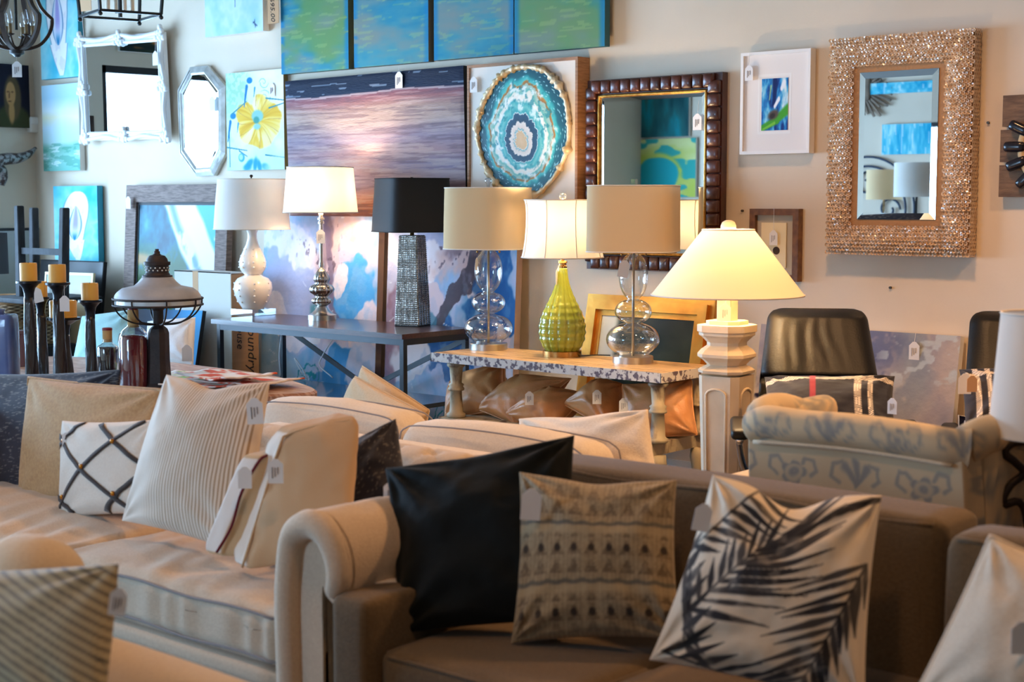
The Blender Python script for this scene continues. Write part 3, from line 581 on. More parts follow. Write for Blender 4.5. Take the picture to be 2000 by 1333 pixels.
# small brown box frame with a cream card
Y = WY - .05; q = wq(1464, 408, 1557, 551, Y)
M('frame_walnut', (128, 84, 44), .45, col2=(96, 58, 28), nscale=10, stretch=(3, 3, 3)); M('card_cream', (240, 222, 180), .8); M('linen_grey', (190, 176, 152), .8)
t = thing('small_box_frame', (q[2] + q[3]) / 2, 'small brown wooden frame with a cream card behind the cone lamp shade', 'picture')
fb, iq = frame_bars(q, .032, .045)
for b in fb: ob('frame_side', b, 'frame_walnut', t)
ob('backing_board', panel(*inq(q, .03, .025), .01), 'linen_grey', t)
a = onY(1488, 435, Y + .02); c = onY(1535, 524, Y + .02)
cd = ob('card', boxp(a[0], c[0], Y + .016, Y + .02, c[2], a[2]), 'card_cream', t); M('print_brown', (70, 48, 30), .8)
q2 = onY(1511, 450, Y - .004); tag(t, q2, .075, (1, 0, 0), string=q2 + A3(0, 0, .11))
pc = onY(1513, 490, Y); a_ = np.linspace(0, 2 * math.pi, 14, endpoint=False)
ob('printed_medallion', loft([[A3(pc[0] + .02 * math.cos(a), Y + .0155, pc[2] + .02 * math.sin(a)) for a in a_], [A3(pc[0] + .02 * math.cos(a), Y + .0145, pc[2] + .02 * math.sin(a)) for a in a_]]), 'print_brown', cd)
# plank sign with a rope ring and mussel shells, cut by the right edge
Y = WY - .05; M('plank_wood', (128, 98, 72), .75, col2=(92, 68, 50), nscale=5, stretch=(2, 2, 12), bump=(20, .3)); M('rope', (196, 166, 122), .85, bump=(80, .6)); M('mussel', (26, 24, 32), .2)
xa = onY(1953, 280, Y)[0]; sx = .62
t = thing('plank_sign', (xa + .3, Y, onY(1955, 385, Y)[2]), 'rustic plank sign with a rope ring and black mussel shells at the right edge', 'wall decor')
for a, b in ((187, 248), (254, 317), (323, 385)):
    za, zb = onY(1955, a, Y)[2], onY(1955, b, Y)[2]; ob('plank', boxp(xa + random.uniform(0, .01), xa + sx, Y, WY - .012, zb, za), 'plank_wood', t)
ob('batten', boxp(xa + .1, xa + .15, WY - .012, WY - .001, onY(1955, 380, Y)[2], onY(1955, 192, Y)[2]), 'plank_wood', t)
cz = onY(1955, 290, Y)[2]; rc = (xa + .3, cz); an = np.linspace(0, 2 * math.pi, 40, endpoint=False)
ob('rope_ring', tube(np.stack([rc[0] + .19 * np.cos(an), np.full(40, Y - .018), rc[1] + .19 * np.sin(an)], -1), .02, 10, True), 'rope', t, True)
for a in (2.2, 2.7, 3.12, 3.5, 3.9, 1.7, 4.5):
    c = (rc[0] + .2 * math.cos(a) - .02, Y - .03, rc[1] + .2 * math.sin(a)); ob('mussel_shell', softbox(c, (.05, .018, .024), .022, 6, rot=rotm('Y', -a)), 'mussel', t, True)
# little screws left in the wall
M('screw_metal', (90, 80, 70), .4, .8)
for x, y, w_ in ((1451, 412, 'beside the brown frame'), (1740, 562, 'below the shell disc mirror'), (1931, 240, 'left of the plank sign')):
    p = onY(x, y, WY); T(ob('wall_screw', loft([[A3(p[0] + .006 * math.cos(a), yy, p[2] + .006 * math.sin(a)) for a in a_] for yy in (WY, WY - .012)]), 'screw_metal'), 'tiny metal screw in the wall ' + w_, 'screw')
# wooden framed surf picture leaning in the corner
Yt, Yb = WY - .07, WY - .3
q = lq((247, 365), (446, 356), (452, 610), (254, 610), Yt, Yb); q[0][2] = q[1][2] = (q[0][2] + q[1][2]) / 2; q[2][2] = q[3][2] = .02; q[3][0] = q[0][0]; q[2][0] = q[1][0]; q[2][1] = q[3][1] = WY - .17
M('frame_driftwood', (150, 128, 118), .7, col2=(112, 92, 84), nscale=7, stretch=(2, 2, 14), bump=(24, .4))
t = thing('surf_picture', (q[2] + q[3]) / 2, 'large aerial surf picture in a weathered wooden frame leaning in the corner', 'picture')
fb, iq = frame_bars(q, .125, .05)
for b in fb: ob('frame_side', b, 'frame_driftwood', t)
ob('inner_edge', joinm(*frame_bars(inq(q, .123, .015), .022, .01)[0]), 'edge_black', t)
def surf(u, v):
    n = fbm(u * 9, v * 9, 4, 51); wv = fbm(u * 3, v * 3, 3, 52) - .5
    v = (v - .62) / .38
    s = u - (.28 + .42 * (1 - v)) + wv * .12; c = ramp(n, [(.2, (14, 66, 88)), (.5, (26, 108, 128)), (.8, (70, 150, 165))])
    c = mixc(c, (52, 84, 34), sst(.6, .1, v) * sst(.38, .52, n)); c = mixc(c, (200, 140, 80), ell(u, v, (.06, .2), .14, .08, 0, .6) * .8)
    c = mixc(c, (228, 222, 236), sst(-.02, .03, s)); c = mixc(c, (112, 150, 205), sst(.02, .1, s) * (1 - sst(.12, .2, s)) * sst(.35, .5, n)); c = mixc(c, (236, 222, 226), sst(.16, .24, s)); k = u - (.72 + .35 * (1 - v)) + wv * .1
    c = mixc(c, (50, 170, 185), sst(0, .04, k) * sst(.3, .4, n + .1)); return c
quad_paint('painted_face', *inq(q, .125, .02), surf, 130, 150, 'paint_gloss', t); ob('backing_board', panel(*inq(q, .125, .021), .02), 'edge_black', t)
q2 = onY(250, 384, Yt - .02); tag(t, q2 + A3(.03, -.02, 0), .09, (1, 0, 0), prints=False)
# gold frame behind the rustic table
Yt, Yb = WY - .07, WY - .25
q = lq((1149, 577), (1398, 583), (1398, 760), (1149, 760), Yt, Yb); zt = (q[0][2] + q[1][2]) / 2; q[0][2] = q[1][2] = zt; q[2][2] = q[3][2] = .33; q[3][0] = q[0][0]; q[2][0] = q[1][0]; q[2][1] = q[3][1] = WY - .2
M('gold_frame', (220, 160, 72), .32, .75, col2=(186, 124, 48), nscale=5, bump=(30, .1))
t = thing('gold_framed_picture', (q[2] + q[3]) / 2, 'dark picture in a wide gold moulded frame behind the rustic table', 'picture')
for i0, i1, a, b in ((0, .03, -.05, 0), (.03, .085, .0, .028), (.085, .115, .016, .004)):
    for m_ in frame_bars(inq(q, i0), i1 - i0, .05, b)[0]: ob('frame_moulding', m_, 'gold_frame', t)
def darkpic(u, v):
    c = ramp(fbm(u * 3, v * 4, 4, 61), [(.3, (20, 28, 26)), (.7, (40, 48, 40))]); c = mixc(c, (178, 186, 190), (1 - sst(.14, .22, u)) * sst(.0, .3, v)); c = mixc(c, (60, 90, 60), ell(u, v, (.38, .4), .1, .16, 0, .5)); return mixc(c, (170, 30, 40), ell(u, v, (.42, .3), .05, .05, 0, .5))
quad_paint('painted_face', *inq(q, .115, .004), darkpic, 60, 60, 'paint_gloss', t); ob('backing_board', panel(*inq(q, .11, .006), .02), 'edge_black', t)
# grey lavender abstract leaning behind the black chairs
Yt, Yb = WY - .06, WY - .2
a = onY(1487, 633, Yt); c = onY(1877, 657, Yt); zt = (a[2] + c[2]) / 2
def greyab(u, v):
    wx = fbm(u * 4, v * 3, 4, 87) - .5; n = fbm(u * 4 + wx, v * 2.4 + wx, 5, 81, .6); m = fbm(u * 5, v * 4, 5, 82, .65); v2 = np.clip((v - .5) * 2, 0, 1)
    c = ramp(n, [(.25, (138, 136, 152)), (.42, (166, 158, 164)), (.55, (188, 174, 168)), (.75, (200, 184, 174))]); c = mixc(c, (106, 112, 142), sst(.5, .58, m) * ell(u + wx * .3, v2, (.5, .75), .3, .4, 0, .5) * .85)
    c = mixc(c, (150, 160, 168), ell(u + wx * .4, v2, (.72, .6), .1, .6, 0, .7) * .7); c = mixc(c, (206, 192, 182), sst(.52, .6, fbm(u * 7, v * 6, 4, 83)) * sst(.8, .3, v2) * .7)
    k = fbm(u * 10, v * 12, 4, 86); c = mixc(c, (34, 34, 74), sst(.58, .63, k) * ell(u, v2, (.52, .38), .1, .3, 0, .8)); c = mixc(c, (200, 212, 216), sst(.62, .66, fbm(u * 14, v * 16, 3, 88)) * sst(.55, .7, u) * sst(.3, .6, v2) * .7)
    return mixc(c, (34, 32, 60), ell(u, v2, (.02, .2), .05, .25, 0, .7) * sst(.45, .55, k))
t = canvas([A3(a[0], Yt, zt), A3(c[0], Yt, zt), A3(c[0], Yb, .02), A3(a[0], Yb, .02)], .04, greyab, (170, 130), 'grey and lavender abstract canvas leaning behind the black leather chairs', 'canvas_white', 'paint_rough')
q2 = onY(1786, 668, Yt - .02); tag(t, q2, .085, (1, 0, 0), string=q2 + A3(0, .01, .04))
# --- left wall: portrait, sensor, horn decor
X = WXL + .04
def portrait(u, v):
    c = ramp(fbm(u * 2, v * 2, 3, 3), [(.3, (34, 34, 48)), (.7, (22, 24, 36))]); c = mixc(c, (66, 68, 42), ell(u, v, (.7, -.05), .36, .42, 0, .12))
    c = mixc(c, (96, 80, 56), ell(u, v, (.70, .46), .15, .36, 0, .15)); c = mixc(c, (190, 142, 92), ell(u, v, (.67, .53), .085, .19, 0, .12)); c = mixc(c, (186, 140, 88), ell(u, v, (.68, .24), .05, .18, 0, .3))
    c = mixc(c, (120, 84, 58), ell(u, v, (.625, .56), .026, .014, 0, .5) + ell(u, v, (.70, .56), .022, .014, 0, .5) + ell(u, v, (.65, .41), .03, .012, 0, .5)); return mixc(c, (130, 92, 62), stroke(u, v, (.65, .56), (.64, .47), .007, .014))
q = [onX(-60, 120, X), onX(54, 133, X), onX(54, 250, X), onX(-60, 250, X)]
q = [A3(X, onX(-62, 0, X)[1], q[1][2] + .02), A3(X, onX(52, 0, X)[1], q[1][2] + .02), A3(X, onX(52, 0, X)[1], q[2][2]), A3(X, onX(-62, 0, X)[1], q[2][2])]
canvas(q, .03, portrait, (70, 80), 'small dark portrait of a long haired sitter on the left wall', 'edge_black')
p = onX(67, 244, WXL + .02); M('plastic_cream', (226, 218, 206), .5)
t = thing('wall_sensor', p, 'cream plastic sensor box in the corner beside the portrait', 'sensor')
ob('casing', softbox(p, (.028, .055, .062), .012, 6), 'plastic_cream', t, True); ob('cover', softbox(p + A3(.012, 0, .03), (.022, .05, .03), .01, 6), 'canvas_white', t, True)
M('horn_mottled', (150, 144, 142), .35, .2, col2=(62, 46, 42), nscale=26, ramp=(.45, .55))
X = WXL + .14; pp = [onX(-40, 330, X), onX(-10, 316, X), onX(10, 311, X), onX(35, 309, X), onX(55, 302, X), onX(70, 289, X)]
sp = spline(pp); T(ob('horn_decor', tube(sp, np.interp(np.linspace(0, 1, len(sp)), [0, .5, .8, 1], [.05, .045, .03, .012]), 12), 'horn_mottled', smooth=True), 'mottled silver brown curved horn mounted on the left wall', 'wall decor')
pp = [onX(-30, 345, X), onX(0, 330, X), onX(8, 345, X), onX(4, 362, X)]; sp = spline(pp)
T(ob('horn_decor', tube(sp, np.interp(np.linspace(0, 1, len(sp)), [0, 1], [.045, .02]), 12), 'horn_mottled', smooth=True), 'second shorter mottled horn drooping at the left edge of the photo', 'wall decor')
# ================================================================== console, rustic table and their lamps
M('steel_blue', (26, 32, 40), .35, .3, spec=.6); M('wood_mahogany', (70, 36, 30), .28, col2=(48, 22, 20), nscale=6, stretch=(1.5, 14, 14), coat=.3)
CX0, CX1, CY0, CY1, CZ = -7.46, -5.83, 5.80, 6.33, .78
t = thing('console_table', ((CX0 + CX1) / 2, (CY0 + CY1) / 2, 0), 'long console table with dark wooden top and black steel frame', 'table')
ob('tabletop', boxp(CX0 - .03, CX1 + .01, CY0 - .02, CY1 + .02, CZ - .028, CZ), 'wood_mahogany', t)
for x in (CX0 + .015, CX1 - .015):
    for y in (CY0 + .015, CY1 - .015): ob('leg', bar((x, y, 0), (x, y, CZ - .028), .03), 'steel_blue', t)
for y in (CY0 + .015, CY1 - .015): ob('rail', bar((CX0 + .03, y, CZ - .046), (CX1 - .03, y, CZ - .046), .028, .036), 'steel_blue', t)
for x in (CX0 + .015, CX1 - .015): ob('rail', bar((x, CY0 + .03, CZ - .046), (x, CY1 - .03, CZ - .046), .028, .036), 'steel_blue', t)
for a, b in ((CX0, CX1), (CX1, CX0)): ob('cross_brace', bar((a, CY1 - .02, CZ - .06), (b, CY1 - .02, .02), .012, .03), 'steel_blue', t)
M('shelf_gloss', (30, 40, 56), .15, coat=.4)
ob('shelf', boxp(CX0, CX1, CY0, CY1 - .03, .35, .375), 'shelf_gloss', t)
# rustic table
M('paint_worn', (196, 188, 180), .6, col2=(88, 72, 80), nscale=42, ramp=(.5, .57), bump=(26, .4)); M('plank_honey', (222, 184, 128), .4, col2=(104, 70, 42), nscale=5, ramp=(.5, .68), stretch=(1.2, 14, 5), bump=(20, .2)); M('leg_worn', (176, 160, 130), .6, col2=(104, 80, 60), nscale=14, ramp=(.52, .64), stretch=(1, 1, .5), bump=(24, .4))
RX0, RX1, RY0, RY1, RZ = -5.56, -4.07, 5.74, 6.2, .70
t = thing('rustic_table', ((RX0 + RX1) / 2, (RY0 + RY1) / 2, 0), 'rustic wooden table with peeling paint and turned legs', 'table')
nb = 4
for k in range(nb):
    y0 = RY0 + .012 + (RY1 - RY0 - .012) * k / nb; ob('top_plank', boxp(RX0, RX1 - .0, y0 + .0015, y0 + (RY1 - RY0 - .012) / nb - .0015, RZ - .03, RZ + .001 * (k % 2)), 'plank_honey', t)
ob('front_edge', boxp(RX0 - .004, RX1 + .004, RY0, RY0 + .012, RZ - .046, RZ + .001), 'paint_worn', t); ob('end_edge', boxp(RX1, RX1 + .006, RY0, RY1, RZ - .046, RZ), 'paint_worn', t); ob('end_edge', boxp(RX0 - .006, RX0, RY0, RY1, RZ - .046, RZ), 'paint_worn', t)
ob('apron', boxp(RX0 + .06, RX1 - .06, RY0 + .03, RY1 - .02, RZ - .044, RZ - .031), 'leg_worn', t)
LP = [(.042, .36), (.05, .365), (.05, .38), (.036, .39), (.034, .43), (.03, .50), (.042, .505), (.044, .515), (.036, .525), (.042, .535), (.03, .545), (.034, .60), (.036, .625), (.048, .635), (.05, .645), (.04, .655)]
for x in (RX0 + .13, RX1 - .05):
    for y in (RY0 + .055, RY1 - .055):
        ob('leg', lathe((x, y), LP, 20), 'leg_worn', t, True); ob('foot', lathe((x, y), [(.03, 0), (.045, .03), (.032, .06), (.036, .2), (.046, .25), (.04, .3)], 20), 'leg_worn', t, True)
ob('shelf', boxp(RX0 + .05, RX1 - .05, RY0 + .0, RY1, .30, .36), 'leg_worn', t)
# ------------------------------------------------------------------ lamps
M_shade('shade_white', (246, 238, 228), .25); M_shade('shade_lit', (250, 242, 230), .15); M_shade('shade_cream', (230, 204, 162), .3); M_shade('shade_bell', (248, 240, 228), .11); M('shade_black', (26, 24, 24), .75)
M('trim_fabric', (225, 214, 198), .8); M('trim_black', (20, 19, 19), .8); M('ceramic_white', (238, 226, 214), .22, coat=.5); M_thin('clear_glass', (246, 250, 252), 1.5); M_thin('acrylic', (235, 242, 248), 1.6)
M('brass', (178, 138, 82), .25, 1.0); M('brushed_steel', (190, 184, 176), .3, 1.0); M('chrome_silver', (196, 190, 182), .18, 1.0, col2=(150, 144, 138), nscale=30); M('bronze_dark', (56, 44, 34), .35, .8)
M('cord_white', (226, 228, 230), .5); M('cord_dark', (30, 28, 28), .5)
def shade_px(t, c, s, yb, prof, mat, e=2, rot=0, trim='trim_fabric', name='lamp_shade', z0=None):
    """prof [(half width px, y px)] bottom to top; yb = pixel row of the lamp foot"""
    Z = lambda y: c[2] + (yb - y) * s
    n = 56; rg = [seling(c, w * s, w * s, Z(y), e, n, rot) for w, y in prof]
    o = ob(name, loft(rg, False, False), mat, t, True)
    for r in (rg[0], rg[-1]): ob('shade_trim', tube(np.vstack([r]), .0035, 6, True), trim, o, True)
    a = rg[-1]; zt = Z(prof[-1][1]) - .02
    ob('shade_spider', joinm(*[bar((c[0], c[1], zt), (a[k][0], a[k][1], zt), .004) for k in (0, n // 3, 2 * n // 3)]), 'brass', o)
    return o
def bulb(t, c, z, e, col=(1, .72, .42), r=.035):
    ob('bulb', lathe(c, [(.012, z - .07), (.014, z - .05), (.03, z - .015), (.033, z + .01), (.02, z + .035), (.001, z + .042)], 14), 'lamp_glow' if e else 'frosted_bulb', t, True)
    if e:
        l = bpy.data.lights.new('lamp_light', 'POINT'); l.energy = e; l.color = col; l.shadow_soft_size = .05; o = bpy.data.objects.new('lamp_light', l); COL.objects.link(o); o.parent = t; o.location = (c[0] - ORG[t.name][0], c[1] - ORG[t.name][1], z + .09 - ORG[t.name][2])
M('frosted_bulb', (235, 235, 230), .4)
def lampbase(px, py, z): p = onz(px, py, z); return p, dep(p) / FPX
def LZ(c, s, yb): return lambda pr: [(w * s, c[2] + (yb - y) * s) for w, y in pr]
# 1 white gourd lamp
c, s = lampbase(495, 616, CZ); yb = 621; pf = LZ(c, s, yb)
t = thing('gourd_lamp', c, 'white ceramic gourd lamp with raised dots on a clear acrylic block', 'lamp')
body = pf([(21, 608), (24, 603), (31, 592), (36, 578), (37.5, 568), (36, 558), (30, 549), (19, 544), (15, 542), (18, 540), (24, 532), (26.5, 522), (25, 511), (19, 497), (12, 482), (9, 470), (9, 462), (11.5, 455), (12, 452)])
ob('body', lathe(c, body, 44), 'ceramic_white', t, True)
dots = []
for k in range(7):
    a0 = k * 2 * math.pi / 7 + .3
    for y, w in ((594, 30), (582, 35), (570, 37.3), (558, 36), (527, 26), (517, 26), (505, 22), (492, 16)):
        p = A3(c[0] + w * s * math.cos(a0), c[1] + w * s * math.sin(a0), c[2] + (yb - y) * s); dots.append(softbox(p, (.006,) * 3, .0058, 3))
T(ob('raised_dots', joinm(*dots), 'ceramic_white', t, True), kind='stuff')
ob('acrylic_block', rotz(boxp(c[0] - .1, c[0] + .1, c[1] - .1, c[1] + .1, c[2], c[2] + 13 * s), .05, c), 'acrylic', t)
shade_px(t, c, s, yb, [(74, 453), (70, 405), (65, 357)], 'shade_white'); ob('finial', lathe(c, pf([(2, 357), (1, 354), (3.6, 351), (2, 348)]), 12), 'bronze_dark', t, True); bulb(t, c, c[2] + (yb - 420) * s, 0)
# 2 silver ribbed lamp, lit
c, s = lampbase(629, 625, CZ); yb = 630; pf = LZ(c, s, yb)
t = thing('silver_lamp', c, 'tall silver lamp with ribbed bulbs and a glowing white shade', 'lamp')
rib = lambda a, z: 1 + .05 * np.cos(16 * a)
ob('body', lathe(c, pf([(9, 603), (13, 600), (18, 597), (20, 592), (17, 588), (12, 585), (14, 582), (22, 576), (24, 570), (21, 564), (12, 558.5), (13, 556), (15.7, 551), (14, 545), (9, 536), (6, 531)]), 64, fl=rib), 'chrome_silver', t, True)
ob('foot', lathe(c, pf([(28, 630), (28, 620), (25, 619), (22, 618), (14, 611), (9.5, 603)]), 36), 'brushed_steel', t, True, sharp=40)
ob('stem', lathe(c, pf([(6, 531), (4, 528), (5.2, 522), (5, 520), (3.4, 517), (3.8, 444), (6, 443), (6, 439), (4, 438), (4, 435.5), (7, 435), (7, 431.5), (4, 431), (4, 420)]), 20), 'brushed_steel', t, True, sharp=40)
shade_px(t, c, s, yb, [(65, 421), (61, 378), (57.5, 334)], 'shade_lit', 4, .5); bulb(t, c, c[2] + (yb - 405) * s, 14)
q2 = c - Fh * .02 + A3(0, 0, (yb - 454) * s); tag(t, q2, .085, string=q2 + A3(0, 0, .04))
# 3 crocodile lamp with black shade
c, s = lampbase(806, 636, CZ); yb = 640
t = thing('crocodile_lamp', c, 'tapered metallic crocodile skin lamp with a black shade', 'lamp')
m, nt, N, L, b = newmat('croc_silver'); b.inputs['Metallic'].default_value = .4; b.inputs['Roughness'].default_value = .3
tc = N.new('ShaderNodeTexCoord'); mp = N.new('ShaderNodeMapping'); mp.inputs['Scale'].default_value = (1, 1, 1); L.new(tc.outputs['Object'], mp.inputs[0])
vo = N.new('ShaderNodeTexVoronoi'); vo.inputs['Scale'].default_value = 75; vo.inputs['Randomness'].default_value = .35; vo.feature = 'DISTANCE_TO_EDGE'; L.new(mp.outputs[0], vo.inputs['Vector'])
rp = N.new('ShaderNodeValToRGB'); rp.color_ramp.elements[0].position = .04; rp.color_ramp.elements[1].position = .2; rp.color_ramp.elements[0].color = l4((96, 90, 84)); rp.color_ramp.elements[1].color = l4((214, 208, 198))
L.new(vo.outputs['Distance'], rp.inputs[0]); L.new(rp.outputs[0], b.inputs['Base Color']); bp = N.new('ShaderNodeBump'); bp.inputs['Strength'].default_value = .8; bp.inputs['Distance'].default_value = .006; L.new(vo.outputs['Distance'], bp.inputs['Height']); L.new(bp.outputs[0], b.inputs['Normal'])
R3 = math.radians(17.6)
ob('body', loft([sqring(c, 26.5 * s, c[2] + .006, .06, rot=R3), sqring(c, 19.5 * s, c[2] + (yb - 466) * s, .06, rot=R3), sqring(c, 18 * s, c[2] + (yb - 464) * s, .06, rot=R3)]), 'croc_silver', t)
ob('base_plate', loft([sqring(c, 26.5 * s, c[2], .06, rot=R3), sqring(c, 26.5 * s, c[2] + .006, .06, rot=R3)]), 'trim_black', t)
# embossed scale rows on the two faces in view
scl = []; H0 = (yb - 466) * s
for fa, (wid, nn_) in ((R3 - math.pi / 2, (1, 5)), (R3, (1, 3))):
    nrm = A3(math.cos(fa), math.sin(fa), 0); tx = A3(-math.sin(fa), math.cos(fa), 0)
    for j in range(44):
        z = (j + .5) / 44; hw = (26.5 + (19.5 - 26.5) * z) * s
        for k in range(nn_ + 2):
            x = -.82 + 1.64 * k / (nn_ + 1); p = A3(c[0], c[1], c[2] + .008 + z * (H0 - .01)) + nrm * (hw + .0005) + tx * hw * x
            scl.append(bar(p - tx * hw * .1, p + tx * hw * .1, .006, H0 / 44 * .55))
T(ob('embossed_scales', joinm(*scl), 'chrome_silver', t), kind='stuff')
ob('neck', lathe(c, [(.012, c[2] + (yb - 464) * s), (.012, c[2] + (yb - 452) * s)], 14), 'brass', t, True)
shade_px(t, c, s, yb, [(66, 457), (63, 406), (60, 355)], 'shade_black', 7, math.radians(-22), 'trim_black'); bulb(t, c, c[2] + (yb - 430) * s, 0)
ob('finial', lathe(c, [(.006, c[2] + (yb - 356) * s), (.008, c[2] + (yb - 352) * s)], 10), 'brass', t)
# glass bubble lamps
def bubble_lamp(px, py, z, yb, base, bubbles, shade, e, rot, label, fin):
    c, s = lampbase(px, py, z); pf = LZ(c, s, yb)
    t = thing('glass_bubble_lamp', c, label, 'lamp', 'pair of stacked glass bubble lamps')
    ob('base_disc', lathe(c, pf([(base[0], yb), (base[0], base[1] + 1), (base[0] - 1, base[1])]), 40), 'brushed_steel', t, True, sharp=40)
    for (w, y0, y1, n0, n1) in bubbles:
        pr = []; m = (y0 + y1) / 2; h = (y0 - y1) / 2
        for k in range(15):
            a = -math.pi / 2 + math.pi * k / 14; rr_ = max(w * math.cos(a) ** .92 if math.cos(a) > 0 else 0, n0 if k < 7 else n1); pr.append((rr_, m - h * math.sin(a)))
        ob('glass_bubble', lathe(c, pf(pr), 44, False, False), 'clear_glass', t, True)
    yt = bubbles[-1][2]
    ob('rod', lathe(c, pf([(2.6, base[1]), (2.6, yt - 4)]), 12), 'brushed_steel', t, True); ob('collar', lathe(c, pf([(9, yt + 1), (9, yt - 3), (5, yt - 4)]), 20), 'brushed_steel', t, True)
    sh = shade_px(t, c, s, yb, shade, 'shade_cream', e, rot); yb2 = shade[0][1]
    for dx in (-.06, .06):
        p = A3(c[0], c[1], c[2] + (yb - yb2) * s) + RT * dx; ob('pull_chain', joinm(tube([p + A3(0, 0, .03), p - A3(0, 0, .012)], .0012, 5), softbox(p - A3(0, 0, .018), (.006, .006, .007), .006, 4)), 'brass', t, True)
    if fin: ob('finial', boxp(c[0] - .012, c[0] + .012, c[1] - .012, c[1] + .012, c[2] + (yb - shade[-1][1] - 1) * s, c[2] + (yb - shade[-1][1] + 13) * s), 'acrylic', t)
    else: ob('finial', lathe(c, pf([(3, shade[-1][1]), (4, shade[-1][1] - 8), (7, shade[-1][1] - 12), (6, shade[-1][1] - 18), (2, shade[-1][1] - 20)]), 14), 'acrylic', t, True)
    bulb(t, c, c[2] + (yb - 440) * s, 0); return t, c, s
t, c, s = bubble_lamp(954, 683, RZ, 688, (37, 675), [(47.5, 676, 617, 26, 10), (33, 618, 574, 10, 9), (27.5, 577, 491, 9, 8)], [(80, 491), (79, 432), (77.5, 374)], 3, .3, 'stacked glass bubble lamp with cream drum shade left of the green lamp', False)
q2 = c - RT * .06 - Fh * .06 + A3(0, 0, (688 - 508) * s); tag(t, q2, .07, RT * .3 + Fh, tilt=-.25, string=c - RT * .02 + A3(0, 0, (688 - 492) * s), prints=False)
t, c, s = bubble_lamp(1236, 709, RZ, 716, (40, 702), [(53, 703, 637, 30, 11), (36.5, 640, 591, 11, 10), (28.5, 594, 500, 10, 9)], [(84.5, 498), (84, 435), (83.5, 372)], 5, math.radians(26), 'stacked glass bubble lamp with tan shade right of the green lamp', True)
q2 = c - RT * .045 - Fh * .075 + A3(0, 0, (716 - 515) * s); tag(t, q2, .085, RT, tilt=-.2, string=c - RT * .01 + A3(0, 0, (716 - 500) * s), prints=False)
# green ribbed lamp, lit
c, s = lampbase(1098, 696, RZ); yb = 702; pf = LZ(c, s, yb)
t = thing('green_lamp', c, 'lime green ribbed ceramic lamp with a glowing bell shade', 'lamp')
M('glaze_green', (172, 178, 66), .12, col2=(140, 152, 44), nscale=5, coat=.8, bump=(10, .05))
ob('base_disc', lathe(c, pf([(38, 702), (38, 691), (36, 690)]), 40), 'brass', t, True, sharp=40)
pr = [(33, 691), (39, 682), (43.5, 673), (45.5, 664), (46.5, 655), (46.5, 645), (45, 634), (41.5, 622), (36, 610), (30, 598), (23, 584), (18, 572), (14, 560), (11.5, 548), (10, 536), (9.3, 530)]
pr2 = []
for k in range(len(pr) * 4 - 3):
    y = np.interp(k / 4, range(len(pr)), [p[1] for p in pr]); w_ = np.interp(k / 4, range(len(pr)), [p[0] for p in pr]); pr2.append((w_ * (1 + .022 * math.cos((y - 655) / 13.5 * 2 * math.pi) * (1 if y > 585 else .3)), y))
ob('body', lathe(c, pf(pr2), 112, fl=lambda a, z: 1 - .10 * (1 - np.abs(np.cos(7 * a))) ** 2.5), 'glaze_green', t, True)
ob('neck', lathe(c, pf([(9, 530), (9, 526), (7.5, 525), (7.5, 521), (9.5, 520), (9, 516), (4, 515), (4, 505)]), 20), 'brass', t, True, sharp=40)
pan = lambda pr: [(w_, y) for w_, y in pr]
sh = shade_px(t, c, s, yb, [(80, 509), (76.5, 495), (73.5, 475), (71.5, 450), (71, 425), (72, 408), (74.5, 398)], 'shade_bell')
for k in range(8):
    a = k * math.pi / 4 + .25
    ob('panel_seam', tube([A3(c[0] + (w_ + .4) * s * math.cos(a), c[1] + (w_ + .4) * s * math.sin(a), c[2] + (yb - y) * s) for w_, y in [(80, 509), (76.5, 495), (73.5, 475), (71.5, 450), (71, 425), (72, 408), (74.5, 398)]], .0025, 5), 'trim_fabric', sh)
ob('finial', softbox(c + A3(0, 0, (yb - 391) * s), (7 * s,) * 3, 7 * s, 6), 'acrylic', t, True); bulb(t, c, c[2] + (yb - 470) * s, 14)
q2 = c - RT * .03 - Fh * .03 + A3(0, 0, (yb - 532) * s); tag(t, q2, .08, RT * .25 + Fh, prints=False, string=c - RT * .015 + A3(0, 0, (yb - 522) * s))
ob('cord', tube(spline([c + A3(.1, .02, .006), c + A3(.16, .08, .01), c + A3(.2, .15, .006)]), .003, 6), 'cord_dark', t, True)
# cream pillar floor lamp, lit
c = onY(1418, 800, 5.40); c[2] = 0; s = dep((c[0], c[1], 1.0)) / FPX; z_at = lambda y: onY(1418, y, 5.40)[2]
t = thing('pillar_floor_lamp', c, 'cream carved pillar floor lamp with a wide glowing cone shade', 'lamp')
M('cream_paint', (234, 214, 186), .5, col2=(222, 200, 170), nscale=8)
def sq(prof, e=.42, rot=.1): return loft([sqring(c, w_ * s, z_at(y), e, rot=rot) for w_, y in prof])
ob('capital', sq([(34, 732), (48, 727), (49, 722), (44, 718), (33, 712), (40, 704), (50, 696), (50, 690), (44, 682), (34, 674), (34, 668), (43, 658), (48, 654), (48, 649), (51, 647), (51, 634), (36, 633), (36, 626)], .45), 'cream_paint', t)
col_pr = [(37, 1010), (38.5, 930), (44, 735), (44, 732)]
ob('column', sq(col_pr, .3), 'cream_paint', t)
for k in range(4):                                            # raised arched panel on each face
    a = .1 + k * math.pi / 2; nrm = A3(math.cos(a), math.sin(a), 0); tx = A3(-math.sin(a), math.cos(a), 0)
    def P(xw, y): w_ = np.interp(y, [735, 930, 1010], [44, 38.5, 37]); return A3(c[0], c[1], z_at(y)) + nrm * (w_ * s + .001) + tx * xw * w_ * s
    arch = [P(-.5, 1005), P(-.5, 770)] + [P(-.5 * math.cos(q_), 770 - 13 * math.sin(q_)) for q_ in np.linspace(.3, math.pi - .3, 7)] + [P(.5, 770), P(.5, 1005)]
    ob('panel_moulding', tube(arch, .006, 6), 'cream_paint', t, True)
